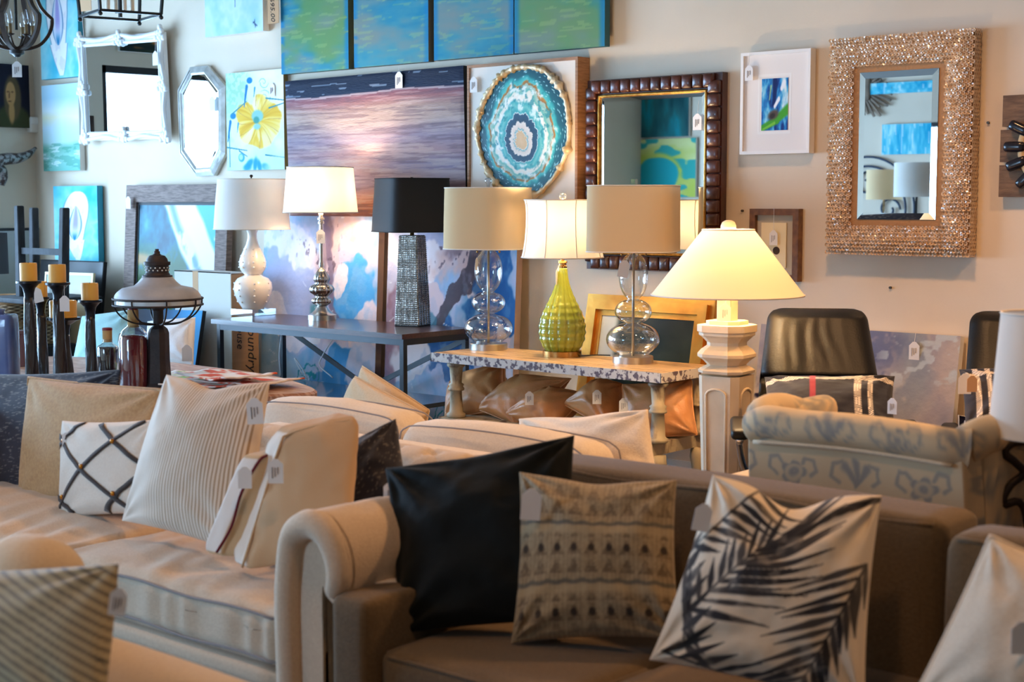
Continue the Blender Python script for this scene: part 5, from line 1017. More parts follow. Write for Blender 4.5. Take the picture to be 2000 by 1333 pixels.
q2 = A3(SX1 - .12, SYF + .14, .4905); o_ = ob('price_tag', boxp(q2[0] - .03, q2[0] + .03, q2[1] - .018, q2[1] + .018, q2[2], q2[2] + .0015), 'tag_white', t, label='white paper price tag')
q2 = onY(765, 940, 2.72); tag(t, q2, .07, RT)
# cushions on the chesterfield
def speck(u, v):
    n = fbm(u * 45, v * 150, 2, 5); return mixc(ramp(fbm(u * 5, v * 5, 3, 8), [(.3, (20, 22, 34)), (.7, (30, 34, 50))]), (150, 142, 128), sst(.66, .74, n) * .6)
def P_(o, label, cat='cushion', group=None): return T(o, label, cat, group)
o, sf = pillow('throw_cushion', px4((-70, 728, 3.02), (236, 722, 3.02), (240, 975, 2.92), (-70, 985, 2.92)), .14, 'cushion_print', 180, col=speck, seed=1); P_(o, 'navy speckled cushion at the far left of the chesterfield')
o, sf = pillow('throw_cushion', px4((56, 738, 2.98), (315, 762, 2.98), (318, 996, 2.85), (34, 994, 2.85)), .15, 'linen_tan', 40, .02, seed=3, wr=.005); P_(o, 'large tan woven cushion with piped edge on the chesterfield'); piping(o, sf, 'linen_tan', .006)
o, sf = pillow('lattice_cushion', px4((121, 822, 2.81), (302, 820, 2.81), (300, 1005, 2.72), (116, 1014, 2.72)), .12, fabric('cotton_ivory', (228, 214, 198), (222, 206, 190)), 40, .05, seed=4, wr=.004); P_(o, 'ivory cushion with dark lattice ribbons and small studs')
fabric('ribbon_dark', (62, 54, 52)); M('amber_stud', (190, 120, 30), .2, .6)
sp_ = lambda u, v: sf(np.clip(u, .0, 1), np.clip(v, 0, 1)); off = .52
def ribbon(u0, v0, u1, v1):
    k = 36; s_ = np.linspace(0, 1, k); uu = u0 + (u1 - u0) * s_; vv = v0 + (v1 - v0) * s_; ok = (uu >= .005) & (uu <= .995) & (vv >= .005) & (vv <= .995); uu = uu[ok]; vv = vv[ok]
    if len(uu) < 3: return
    d = A3(u1 - u0, v1 - v0, 0); d /= np.linalg.norm(d); px_, py_ = -d[1] * .021, d[0] * .021; nrm = A3(0, -1, .25); nrm /= np.linalg.norm(nrm)
    A = sp_(uu + px_, vv + py_) + nrm * .003; B = sp_(uu - px_, vv - py_) + nrm * .003; k = len(uu)
    r = ob('ribbon', (np.vstack([A, B]), [(i, i + 1, k + i + 1, k + i) for i in range(k - 1)]), 'ribbon_dark', o, True); m = r.modifiers.new('thick', 'SOLIDIFY'); m.thickness = .002
for k in (-1, 0, 1):
    ribbon(-.14 + k * .62, 1, .96 + k * .62, -.1); ribbon(-.14 + k * .62, -.1 + .02, .96 + k * .62, 1.02)
for u_, v_ in ((.42, .49), (.72, .20), (.72, .76), (.11, .78), (.11, .2)):
    p = sp_(np.array([u_]), np.array([v_]))[0]; ob('stud', softbox(p + A3(0, -.006, 0), (.008, .006, .008), .007, 5), 'amber_stud', o, True)
q2 = onY(130, 845, 2.76); tag(o, q2, .05, RT, prints=False)
def stripes(u, v):
    m = sst(.2, .42, u); s_ = sst(0, .5, np.sin(u * 2 * math.pi * 40)); return mixc(np.full(u.shape + (3,), (222, 208, 192), float), (150, 118, 84), s_ * m * .75)
o, sf = pillow('throw_cushion', px4((325, 732, 2.80), (527, 748, 2.86), (470, 1085, 2.60), (238, 1018, 2.64)), .18, 'cushion_print', 250, .045, chop=.1, col=stripes, seed=6, wr=.004); P_(o, 'large ivory cushion with thin brown stripes on the chesterfield')
q2 = onY(496, 778, 2.72); tag(o, q2, .075, RT, tilt=.06)
def box_cushion(F4, off, face, side, n=22, r=.3, label='', puff=.03):
    """boxed cushion: front corners TL TR BR BL plus an offset to the back face; left panel in its own colour"""
    v_, f_ = softbox((0, 0, 0), (1, 1, 1), r, n); TL, TR, BR, BL = (A3(*p) for p in F4); off = A3(*off)
    U = (v_[:, :1] + 1) / 2; V = (v_[:, 2:3] + 1) / 2; W_ = (v_[:, 1:2] + 1) / 2
    P = (BL * (1 - U) + BR * U) * (1 - V) + (TL * (1 - U) + TR * U) * V + off * W_
    nr = np.cross(TR - TL, TL - BL); nr /= np.linalg.norm(nr); e = np.clip(1 - v_[:, 0] ** 2, 0, 1) * np.clip(1 - v_[:, 2] ** 2, 0, 1)
    P = P + nr * (np.sign(-v_[:, 1]) * np.abs(v_[:, 1]) * e ** .6 * puff)[:, None]; wn = fbm(P[:, 0] * 22 + P[:, 1] * 9, P[:, 2] * 22, 3, 4) - .5; P = P + nr * (wn * .012)[:, None] - RT * (wn * .008)[:, None]
    sd = sst(-.86, -.9, v_[:, 0]) * (v_[:, 1] > -.8); col = mixc(np.full((len(v_), 3), face, float), side, sd)
    o = ob('boxed_cushion', (P, f_), 'cushion_print', None, True, col); return o
F4 = px4((506, 893, 2.64), (560, 880, 2.74), (540, 1092, 2.62), (424, 1086, 2.53)); o = box_cushion(F4, -RT * .055 + Fh * .035, (204, 176, 138), (234, 226, 218), puff=.015); P_(o, 'white cushion with dark red piping leaning on the beige cushion')
fabric('piping_red', (104, 20, 34)); TL, TR, BR, BL = F4; ob('piping', tube(spline([TL + (TR - TL) * .3, TL + A3(0, 0, -.012), TL + (BL - TL) * .35 - RT * .006, TL + (BL - TL) * .7 + RT * .006, BL + A3(0, 0, .01)], 6) - Fh * .008, .004, 6), 'piping_red', o, True)
q2 = onY(478, 912, 2.56); tag(o, q2, .06, RT, prints=False)
F4 = px4((556, 842, 2.70), (706, 808, 2.84), (690, 1075, 2.66), (470, 1120, 2.52)); o = box_cushion(F4, -RT * .05 + Fh * .07, (198, 164, 126), (232, 222, 210), puff=.035); P_(o, 'beige linen cushion standing against the right arm of the chesterfield')  # same cloth all round; window light on the left panel is painted in
TL, TR, BR, BL = F4; fabric('linen_sand', (206, 176, 140), (196, 164, 128)); ob('piping', tube(spline([TL + (TR - TL) * .85 - A3(0, 0, .012), TL + (TR - TL) * .5 + A3(0, 0, -.006), TL + (TR - TL) * .06 - A3(0, 0, .012), TL + (BL - TL) * .1, TL + (BL - TL) * .5, BL - (BL - TL) * .04], 6) - Fh * .006, .004, 6), 'linen_sand', o, True)
q2 = onY(538, 897, 2.54); tag(o, q2, .065, RT)
def navy(u, v): n = fbm(u * 50, v * 50, 3, 15); return mixc(np.full(u.shape + (3,), (36, 36, 48), float), (120, 112, 104), sst(.66, .74, n) * .8)
o, sf = pillow('throw_cushion', px4((635, 893, 2.90), (773, 818, 3.0), (800, 1000, 2.86), (600, 1060, 2.78)), .11, 'cushion_print', 80, .02, col=navy, seed=13); P_(o, 'dark navy flecked cushion with a pointed corner behind the rolled arm')
q2 = onY(633, 917, 2.80); tag(o, q2, .075, RT)
# ------------------------------------------------------------------ cream sofa behind, backing on to the chesterfield
t = thing('cream_sofa', (-3.6, 4.1, 0), 'cream sofa with grey piped cushions standing behind the chesterfield', 'sofa')
bx0, bx1 = onY(505, 830, 3.6)[0], onY(1385, 920, 3.75)[0]
ob('back_frame', softbox(((bx0 + bx1) / 2, 3.6, .39), ((bx1 - bx0) / 2, .09, .29), .05, 16), 'linen_ivory', t, True)
ob('seat_base', softbox(((bx0 + bx1) / 2, 4.1, .22), ((bx1 - bx0) / 2 - .02, .42, .14), .04, 12), 'linen_ivory', t, True)
for x_ in (bx0 - .08, bx1 - .04): ob('arm', softbox((x_, 4.05, .33), (.1, .5, .32), .09, 12), 'linen_ivory', t, True)
def cushion_box(l, r, topl, topr, Y, label):
    a = onY(l, topl, Y); b = onY(r, topr, Y); zt = (a[2] + b[2]) / 2 - .02
    o = ob('back_cushion', softbox(((a[0] + b[0]) / 2, Y + .02, zt - .2), ((b[0] - a[0]) / 2, .105, .2), .07, 22, (.0, .03, .03), wr=.01, seed=int(l)), 'linen_ivory', t, True)
    for yy in (-.085, .1):
        pts = [A3(a[0] + .004, Y + .02 + yy, zt - .3), A3(a[0] + .006, Y + .02 + yy, zt - .06), A3(a[0] + .04, Y + .02 + yy, zt - .012)] + [A3(x_, Y + .02 + yy * 1.0, zt - .006 + .018 * math.sin(math.pi * (x_ - a[0]) / (b[0] - a[0]))) for x_ in np.linspace(a[0] + .09, b[0] - .09, 12)] + [A3(b[0] - .04, Y + .02 + yy, zt - .012), A3(b[0] - .006, Y + .02 + yy, zt - .06), A3(b[0] - .004, Y + .02 + yy, zt - .3)]
        ob('piping', tube(spline(pts, 3), .003, 6), 'piping_grey', o, True)
cushion_box(527, 806, 768, 805, 3.82, ''); cushion_box(803, 1172, 806, 868, 3.78, '')
for k, (a, lab) in enumerate(((((708, 716, 4.45), (838, 802, 4.3), (800, 880, 4.25), (690, 830, 4.4)), 'khaki wedge cushion at the back on the cream sofa'), (((694, 736, 4.28), (836, 812, 4.12), (800, 890, 4.1), (664, 812, 4.25)), 'khaki wedge cushion in front of its twin on the cream sofa'))):
    o, sf = pillow('wedge_cushion', px4(*a), .1, 'fabric_khaki', 30, .0, p=.3, seed=k, wr=.003); P_(o, lab, group='khaki wedge cushions'); piping(o, sf, 'fabric_khaki', .004)
o, sf = pillow('throw_cushion', px4((1013, 818, 4.12), (1266, 800, 4.05), (1290, 960, 3.92), (1015, 950, 3.98)), .15, 'linen_ivory', 40, .04, chop=.08, seed=21, wr=.007); P_(o, 'plain cream cushion on the cream sofa below the rustic table')
# ------------------------------------------------------------------ taupe sofa in front
t = thing('taupe_sofa', (-1.95, 2.8, 0), 'taupe sofa with piped edges in the right foreground', 'sofa')
ob('arm', softbox((-2.575, 2.83, .285), (.065, .46, .285), .025, 14, (0, 0, .004)), 'fabric_taupe', t, True)
for x0, x1 in ((-2.508, -1.955), (-1.95, -1.0)):
    cu = ob('seat_cushion', softbox(((x0 + x1) / 2, 2.76, .37), ((x1 - x0) / 2, .36, .085), .035, 18, (0, .01, .012)), 'fabric_taupe', t, True)
    ob('piping', tube([A3(x0 + .004, 2.72, .44), A3(x0 + .008, 2.43, .44), *[A3(x_, 2.403, .441) for x_ in np.linspace(x0 + .04, x1 - .04, 10)], A3(x1 - .008, 2.43, .44), A3(x1 - .004, 2.72, .44)], .005, 6), 'fabric_taupe', cu, True)
bl, br = onY(1028, 868, 3.1), onY(1880, 1003, 3.1); zt = .815
bk = ob('back', softbox(((bl[0] + br[0]) / 2, 3.11, .44), ((br[0] - bl[0]) / 2, .1, zt - .44), .035, 20, (0, .012, .01)), 'fabric_taupe', t, True)
ob('piping', tube([A3(x_, 3.018, zt - .012 + .006 * math.sin(x_ * 9)) for x_ in np.linspace(bl[0] + .03, br[0] - .03, 30)], .006, 6), 'fabric_taupe', bk, True)
ob('base', softbox((-1.72, 2.83, .18), (.8, .40, .1), .03, 10), 'fabric_taupe', t, True)
ra = onY(1850, 1036, 2.92)
bk = ob('side_cushion', softbox((ra[0] + .32, 2.98, (ra[2] + .3) / 2), (.32, .085, (ra[2] - .3) / 2), .045, 16, (.01, .02, .01)), 'fabric_taupe', t, True)
ob('piping', tube([A3(x_, 2.905, ra[2] - .012) for x_ in np.linspace(ra[0] + .03, ra[0] + .6, 12)], .005, 6), 'fabric_taupe', bk, True)
ob('arm', softbox((-.9, 2.75, .3), (.08, .42, .3), .03, 10), 'fabric_taupe', t, True)
for x_ in (-2.57, -.92): ob('foot', boxp(x_ - .03, x_ + .03, 2.4, 2.46, 0, .1), 'holder_wood', t)
q2 = onz(748, 1135, .572); o_ = ob('price_tag', rotz(boxp(q2[0] - .035, q2[0] + .035, q2[1] - .022, q2[1] + .022, .5715, .573), .9, q2), 'tag_white', t, label='white paper price tag')
o, sf = pillow('throw_cushion', px4((752, 915, 2.68), (1122, 850, 2.90), (1130, 1215, 2.72), (775, 1240, 2.50)), .17, 'velvet_green', 60, .05, chop=.02, seed=31, wr=.012); P_(o, 'very dark green velvet cushion against the taupe sofa arm')
def knit(u, v):
    n = fbm(u * 60, v * 60, 2, 3); c = mixc(np.full(u.shape + (3,), (164, 146, 116), float), (132, 114, 88), (n > .5) * .35); K = 9.0; fx = (u * K) % 1 - .5
    c = mixc(c, (104, 90, 70), (np.abs(((u * 36) % 1) - .5) < .16) * .3)
    def tri(v0, h, col, w=.42, al=.8): f_ = (v - v0) / h; return (np.abs(fx) < w * (1 - f_)) * (f_ > 0) * (f_ < 1) * al * (.55 + .45 * (n > .42))
    for v0, h, al in ((.86, .1, .45), (.74, .1, .6), (.37, .09, .65), (.2, .05, .3), (.02, .08, .4)): c = mixc(c, (92, 76, 58), tri(v0, h, 0, al=al))
    for v0 in (.48, .09): c = mixc(c, (96, 78, 58), tri(v0, .1, 0, al=.6)); c = mixc(c, (40, 32, 26), (1 - sst(.7, 1.1, np.hypot(fx / .2, (v - v0 - .045) / .028))) * .85); c = mixc(c, (84, 70, 54), tri(v0 + .11, .035, 0, .3, .5))
    for v0 in (.685, .315): c = mixc(c, (84, 84, 80), (1 - sst(.5, 1.1, np.abs(v - v0 - .006 * np.cos(u * 2 * math.pi * K)) / .017)) * .75)
    return mixc(c, (178, 158, 124), (sst(.61, .63, v) * sst(.675, .665, v) + sst(.24, .26, v) * sst(.305, .295, v)) * .7)
o, sf = pillow('throw_cushion', px4((1014, 922, 2.74), (1322, 938, 2.92), (1332, 1250, 2.80), (998, 1258, 2.60)), .16, 'cushion_print', 130, .06, chop=.05, col=knit, seed=33, wr=.006); P_(o, 'beige crochet patterned cushion in the middle of the taupe sofa')
q2 = onY(1040, 955, 2.66); tag(o, q2, .075, RT, tilt=-.08, prints=False)
def palm(u, v):
    c = np.full(u.shape + (3,), (228, 212, 190), float); ink = np.zeros(u.shape); rd = random.Random(5)
    def leaf(p, a, l_, w_):
        d = A3(math.cos(a), math.sin(a)); q_ = p + d * l_; m_ = p + d * l_ * .35
        return np.maximum(stroke(u, v, p, m_, w_ * .45, w_, .35), stroke(u, v, m_, q_, w_, .003, .35)) * rd.uniform(.75, 1)
    # spine start, spine end, leaf count, (angle, length) at start and end of each side
    for b, tip, n, sides in (((.10, .30), (.42, .74), 9, (((-.05, .42), (.75, .40)), ((1.9, .22), (1.35, .25)))), ((.97, .66), (.70, .02), 11, (((3.5, .40), (3.75, .34)), ((4.75, .2), (4.95, .25)))),
            ((.26, .42), (.50, .84), 9, (((.18, .46), (.62, .42)),)), ((1.02, .98), (.62, .86), 6, (((3.35, .26), (3.6, .22)),)), ((.30, 1.0), (.02, .62), 8, (((-.25, .36), (-.05, .2)),)), ((-.02, .55), (.14, .12), 7, (((1.2, .2), (.9, .2)), ((-1.2, .2), (-.6, .18)))), ((.05, .06), (.5, -.03), 6, (((.6, .24), (.35, .2)),))):
        b = A3(*b); tip = A3(*tip); ink = np.maximum(ink, stroke(u, v, b, tip, .008, .004) * .8)
        for (a0, l0), (a1, l1) in sides:
            for i in range(n): s_ = i / (n - 1); ink = np.maximum(ink, leaf(b + (tip - b) * s_, a0 + (a1 - a0) * s_ + rd.uniform(-.06, .06), (l0 + (l1 - l0) * s_) * rd.uniform(.75, 1.1), rd.uniform(.015, .025)))
    ink *= .7 + .3 * sst(.3, .5, fbm(u * 14, v * 14, 3, 8)); return mixc(c, (34, 32, 36), ink)
o, sf = pillow('throw_cushion', px4((1392, 928, 2.74), (1722, 968, 2.90), (1690, 1390, 2.70), (1268, 1290, 2.60)), .2, 'cushion_print', 190, .05, chop=.2, col=palm, seed=35, wr=.009); P_(o, 'cream cushion printed with black palm fronds on the taupe sofa')
q2 = onY(1378, 985, 2.66); tag(o, q2, .06, RT, tilt=-.2, prints=False)
o, sf = pillow('throw_cushion', px4((1935, 1048, 2.74), (2200, 1150, 2.80), (2120, 1450, 2.62), (1772, 1390, 2.60)), .2, 'linen_ivory', 44, .03, seed=37, wr=.006); P_(o, 'plain cream cushion cut by the right edge on the taupe sofa'); piping(o, sf, 'linen_ivory', .005)
q2 = onY(1996, 1215, 2.58); tag(o, q2, .06, RT, prints=False)
# ------------------------------------------------------------------ near left: cream tub chair with a grey striped cushion
t = thing('cream_armchair', (-2.45, 1.4, 0), 'cream upholstered armchair cut by the lower left corner', 'armchair')
fabric('linen_warm', (224, 204, 174), (216, 194, 164))
ob('back', softbox((-2.45, 1.70, .35), (.40, .10, .26), .09, 16, (0, .02, .01)), 'linen_warm', t, True)
ob('headrest', softbox((-2.87, 1.72, .52), (.13, .11, .265), .11, 14), 'linen_warm', t, True)
ob('arm', softbox((-2.9, 1.35, .3), (.1, .4, .26), .08, 10), 'linen_warm', t, True); ob('arm', softbox((-2.02, 1.35, .28), (.09, .4, .22), .08, 10), 'linen_warm', t, True)
ob('seat', softbox((-2.45, 1.3, .28), (.36, .34, .15), .06, 12, (0, 0, .02)), 'linen_warm', t, True)
for x_ in (-2.9, -2.02):
    for y_ in (1.05, 1.65): ob('foot', boxp(x_ - .025, x_ + .025, y_ - .025, y_ + .025, 0, .08), 'holder_wood', t)
def diag(u, v): s_ = np.sin((u * .9 + v) * 2 * math.pi * 15); return mixc(np.full(u.shape + (3,), (176, 162, 130), float), (98, 92, 80), sst(.25, .6, s_) * .8)
o, sf = pillow('throw_cushion', px4((-150, 1122, 1.52), (232, 1102, 1.60), (196, 1420, 1.46), (-160, 1420, 1.40)), .16, 'cushion_print', 120, .03, col=diag, seed=41, wr=.005); P_(o, 'grey green cushion with thin diagonal stripes in the lower left corner')
q2 = onY(234, 1150, 1.52); tag(o, q2, .05, RT, tilt=-.15)
# ------------------------------------------------------------------ floral wing chair seen from behind
YB = 3.55
def damask(x, z):
    x = x + 1.5; c = np.full(x.shape + (3,), (212, 188, 152), float); ink = np.zeros(x.shape)
    wob = (fbm(x * 22, z * 22, 2, 3) - .5) * .02; x = x + wob; z = z + wob
    for j in range(0, 9):
        for i in range(-5, 6):
            cx_ = i * .19 + (j % 2) * .095; cz_ = j * .115 + .08; dx = x - cx_; dz = z - cz_; r = np.hypot(dx, dz)
            if (i + j) % 2:
                th = np.arctan2(dz, dx); ink = np.maximum(ink, (1 - sst(.85, 1.15, r / (.034 + .008 * np.cos(5 * th)))) * (.6 + .4 * np.sin(r * 260)))
            else:
                for a in (-.8, 0, .8): p1 = (cx_ + .045 * math.sin(a), cz_ + .05 * math.cos(a)); ink = np.maximum(ink, stroke(x, z, (cx_, cz_ - .015), p1, .004, .012, .6))
            for sg in (-1, 1):
                pts_ = [(cx_ + sg * (.05 + .022 * math.cos(q_)), cz_ + .02 + .028 * math.sin(q_)) for q_ in (-1.6, -.4, .8, 2.0, 3.0)]
                for k in range(4): ink = np.maximum(ink, stroke(x, z, pts_[k], pts_[k + 1], .006, .005, .6) * .8)
    return mixc(c, (112, 120, 130), ink * .62)
MA('damask_print', .9, bump=(200, .2, .003))
def dam(name, vf, par, sm=True):
    v_, f_ = vf; v_ = np.asarray(v_); return ob(name, vf, 'damask_print', par, sm, damask(v_[:, 0] + .7 * (v_[:, 1] - YB), v_[:, 2]))
xl, xr = onY(1482, 850, YB)[0], onY(1868, 900, YB)[0]; ztl = onY(1500, 800, YB)[2]; ztr = onY(1840, 838, YB)[2]; zt = (ztl + ztr) / 2
t = thing('wing_chair', ((xl + xr) / 2, YB + .3, 0), 'cream wing chair with faded blue floral damask seen from behind', 'armchair')
nx_, nz_ = 170, 140; u, v = np.meshgrid(np.linspace(0, 1, nx_), np.linspace(0, 1, nz_))
bx = xl - .045 + (xr - xl + .09) * u - .03 * (1 - v) * (u - .5) * -2; bz = .25 + (zt - .05 - .25) * v; by = YB - .02 + .07 * (1 - v) + .06 * np.clip(np.abs(u - .5) * 2 - .93, 0, 1) / .07
P = np.stack([bx, by, bz], -1).reshape(-1, 3); ob('outer_back', (P, gridf(nx_, nz_)), 'damask_print', t, True, damask(P[:, 0], P[:, 2]))
rp_ = spline([A3(xl - .02, YB + .02, zt - .055), A3(xl + .03, YB + .005, zt - .035), *[A3(xl + (xr - xl) * k, YB + .0, zt - .045 + .012 * math.sin(math.pi * k)) for k in (.25, .5, .75)], A3(xr - .03, YB + .005, zt - .045), A3(xr + .02, YB + .03, zt - .05)], 14)
dam('top_roll', tube(rp_, np.interp(np.linspace(0, 1, len(rp_)), [0, .1, .9, 1], [.05, .047, .047, .055]), 24), t)
ob('piping', tube([A3(x_, YB - .026, zt - .088 + .01 * math.sin((x_ - xl) / (xr - xl) * math.pi)) for x_ in np.linspace(xl, xr, 20)], .006, 6), 'linen_warm', t, True)
for sg, x_ in ((-1, xl), (1, xr)):
    w_ = softbox((x_ + sg * .02, YB + .24, zt - .24), (.04, .19, .24), .038, 16, (.02, 0, 0)); dam('wing', w_, t)
    dam('wing_roll', tube(spline([A3(x_ + sg * .0, YB + .03, zt - .05), A3(x_ + sg * .03, YB + .08, zt - .025), A3(x_ + sg * .035, YB + .2, zt - .03), A3(x_ + sg * .035, YB + .36, zt - .1), A3(x_ + sg * .035, YB + .4, zt - .3)], 8), .05, 16), t)
    dam('arm', softbox((x_ + sg * .04, YB + .4, .34), (.06, .34, .22), .05, 12), t)
dam('inner_back', softbox(((xl + xr) / 2, YB + .13, .56), ((xr - xl) / 2 - .01, .06, zt - .62), .04, 14), t); dam('seat', softbox(((xl + xr) / 2, YB + .45, .3), ((xr - xl) / 2, .33, .13), .05, 12, (0, 0, .02)), t)
for x_ in (xl + .02, xr - .02):
    for y_ in (YB + .1, YB + .7): ob('foot', bar((x_, y_, 0), (x_, y_, .2), .04), 'holder_wood', t)
# ------------------------------------------------------------------ black leather recliners
M('leather_black', (13, 11, 11), .46, col2=(10, 9, 9), nscale=10, bump=(130, .12), spec=.3); M('chrome', (220, 222, 226), .06, 1.0)
RYt, RYb = 5.86, 5.62
def recliner(dx, label):
    c = onY(1590, 900, 5.7); t = thing('recliner_chair', (c[0] + dx, 5.72, 0), label, 'armchair', 'black leather recliners')
    wid = lambda z, zt_, z0: np.interp(z, [z0, z0 + .15, zt_ - .3, zt_], [.27, .262, .25, .21])
    zt_ = onY(1612, 604, RYt)[2]; z0 = .42; nu, nv = 90, 90; u, v = np.meshgrid(np.linspace(-1, 1, nu), np.linspace(0, 1, nv)); z = z0 + (zt_ - z0) * v
    Yc = 5.42 + (RYt - 5.42) * v ** .9; sm = onY(1612, 738, 5.7)[2]; hd = sst(sm - .01, sm + .02, z)
    wv = np.sin(u * 21 + 2 * np.sin(v * 9) + fbm(u * 3, v * 2, 2, 3) * 6) * .5 * np.exp(-((u + .1) / .55) ** 2) * sst(sm, sm + .1, z) * sst(zt_ + .02, zt_ - .1, z)
    hw = wid(z, zt_, z0); cr = np.clip(zt_ - z, 0, 1); hw = hw - .045 * (1 - np.sqrt(np.clip(1 - np.clip(1 - cr / .05, 0, 1) ** 2, 0, 1))); th = (.045 + .045 * hd) * (np.clip(1 - np.abs(u) ** 5, 0, 1)) ** .5 * np.clip(cr / .03, 0, 1) ** .4 - .03 * np.exp(-((z - sm - .008 * 0) / .014) ** 2)
    F_ = np.stack([c[0] + dx + u * hw, Yc - th - wv * .008, z - .02 * 0], -1).reshape(-1, 3); B_ = np.stack([c[0] + dx + u * hw, Yc + .05 * np.clip(1 - np.abs(u) ** 6, 0, 1) ** .5, z], -1).reshape(-1, 3)
    ob('backrest', (F_, gridf(nu, nv)), 'leather_black', t, True); ob('back_shell', (B_, [q_[::-1] for q_ in gridf(nu, nv)]), 'leather_black', t, True)
    ob('seat', softbox((c[0] + dx, 5.18, .40), (.28, .3, .07), .05, 12, (0, 0, .02)), 'leather_black', t, True)
    for sg in (-1, 1):
        x_ = c[0] + dx + sg * .34; ob('armrest', softbox((x_, 5.2, .60), (.035, .2, .022), .02, 10), 'leather_black', t, True)
        ob('arm_tube', tube(spline([A3(x_, 5.02, .585), A3(x_, 5.04, .57), A3(x_, 5.2, .565), A3(x_, 5.3, .53), A3(x_ - sg * .02, 5.36, .42), A3(x_ - sg * .06, 5.36, .36)], 8), .014, 10), 'chrome', t, True)
    ob('column', lathe((c[0] + dx, 5.2), [(.03, .05), (.03, .34)], 16), 'chrome', t, True)
    for k in range(5): a = k * 2 * math.pi / 5; ob('base_spoke', bar((c[0] + dx, 5.2, .06), (c[0] + dx + .3 * math.cos(a), 5.2 + .3 * math.sin(a), .03), .04, .03), 'chrome', t)
    return t
def turn(t, a): t.rotation_euler[2] = a; return t
turn(recliner(0, 'black leather recliner left of the grey abstract canvas'), .58)
dx2 = onY(1893, 610, RYt)[0] - onY(1508, 610, RYt)[0] + .0
r2 = turn(recliner(dx2, 'black leather recliner half hidden by the white lamp shade'), .55); r2.location.y += .4; r2.location.x -= .18
def plaid(o1, o2):
    def f(u, v):
        c = np.full(u.shape + (3,), (20, 20, 34), float); tw = (np.sin((u * 1.6 + v) * 2 * math.pi * 42) > -.35); cream = (226, 214, 200)
        for x_, w_ in ((o1, .035), (o1 + .1, .03), (o1 + .62, .02)): c = mixc(c, cream, (np.abs(u - x_) < w_ * .7) * tw * .95)
        for y_ in (.84, .1): c = mixc(c, cream, (np.abs(v - y_) < .045) * tw * .95)
        return mixc(c, (150, 24, 44), (np.abs(u - o2) < .028) * .9)
    return f
o, sf = pillow('plaid_cushion', px4((1493, 737, 5.34), (1748, 735, 5.56), (1752, 850, 5.30), (1490, 850, 5.08)), .14, 'cushion_print', 110, .05, chop=.06, col=plaid(.73, .38), seed=51, wr=.006); P_(o, 'black and white plaid cushion with a red stripe on the recliner')
q2 = onY(1743, 778, 5.1); tag(o, q2, .06, (1, 0, 0))
o, sf = pillow('plaid_cushion', px4((1873, 722, 5.34), (2110, 730, 5.56), (2110, 850, 5.30), (1885, 850, 5.08)), .13, 'cushion_print', 110, .04, chop=.0, col=plaid(.12, .9), seed=53, wr=.006); P_(o, 'black and white plaid cushion with a brown tag on the half hidden recliner')
q2 = onY(1885, 730, 5.2); tag(o, q2, .075, RT, prints=False); q2 = onY(1899, 734, 5.18); tag(o, q2, .06, RT, col='tag_brown', prints=False)
# small book and colourful packet on the second recliner
YBK = 5.42; p = onY(1884, 826, YBK); M('cover_navy', (20, 22, 58), .4); M('packet_orange', (226, 92, 40), .5); M('packet_green', (60, 104, 74), .5); M('packet_yellow', (208, 176, 40), .5)
p[2] = .49; t = thing('navy_book', p, 'small navy book with a white shape standing on the half hidden recliner', 'book'); q = [onY(1873, 811, YBK), onY(1898, 816, YBK + .03), onY(1902, 905, YBK + .03), onY(1877, 905, YBK)]; q[2][2] = q[3][2] = .49; ob('cover', panel(*q, .02), 'cover_navy', t)
n_ = A3(.0, -.004, 0); ob('cover_border', tube([q[3] + n_, q[0] + n_, q[1] + n_, q[2] + n_], .003, 5), 'tag_white', t); q = [onY(x_, y_, YBK + .01) - A3(0, .012, 0) for x_, y_ in ((1886, 821), (1891, 820), (1891, 845), (1883, 845))]; ob('white_shape', panel(*q, .001), 'tag_white', t)
YBK = 5.5; p = onY(1915, 850, YBK); p[2] = .49; t = thing('toy_packet', p, 'colourful orange green and yellow packet beside the navy book', 'packet')
for a, b, c_, d_, m_ in ((1889, 802, 1896, 826, 'packet_yellow'), (1896, 804, 1900, 830, 'wax_red'), (1900, 806, 1909, 840, 'packet_green'), (1909, 810, 1920, 840, 'packet_orange'), (1920, 811, 1932, 840, 'piping_grey')):
    q = [onY(a, b, YBK), onY(c_, b, YBK), onY(c_, d_, YBK), onY(a, d_, YBK)]; q[2][2] = q[3][2] = .49; ob('packet_side', panel(*q, .04), m_, t)
# white shaded lamp cut by the right edge
YL = 3.75; c = onY(2040, 850, YL); s = dep(c) / FPX; Zl = lambda y: onY(2040, y, YL)[2]; M_shade('shade_plain', (226, 222, 214), .25)
t = thing('scroll_lamp', (c[0], c[1], 0), 'white tapered lamp shade on a dark scrolled base at the right edge', 'lamp')
rg = [circ(c, w_ * s, 48, Zl(y)) for w_, y in ((106, 850), (97, 735), (88, 612))]; o = ob('lamp_shade', loft(rg, False, False), 'shade_plain', t, True); ob('shade_trim', tube(rg[0], .003, 6, True), 'trim_fabric', o, True); ob('shade_trim', tube(rg[2], .003, 6, True), 'trim_fabric', o, True)
M('iron_scroll', (40, 28, 22), .5, .4)
ob('stem', lathe(c, [(.14, 0), (.14, .02), (.03, .05), (.02, .3), (.02, Zl(800))], 16), 'iron_scroll', t, True)
for k in range(4):
    a = k * math.pi / 2 + .75; d_ = A3(math.cos(a), math.sin(a), 0); ob('scroll', tube(spline([A3(c[0], c[1], z_) + d_ * r_ for r_, z_ in ((.02, Zl(862)), (.08, Zl(866)), (.1, Zl(885)), (.07, Zl(905)), (.05, Zl(925)), (.085, Zl(950)), (.1, Zl(985)), (.04, Zl(1010)), (.02, .3))], 6), .011, 8), 'iron_scroll', t, True)
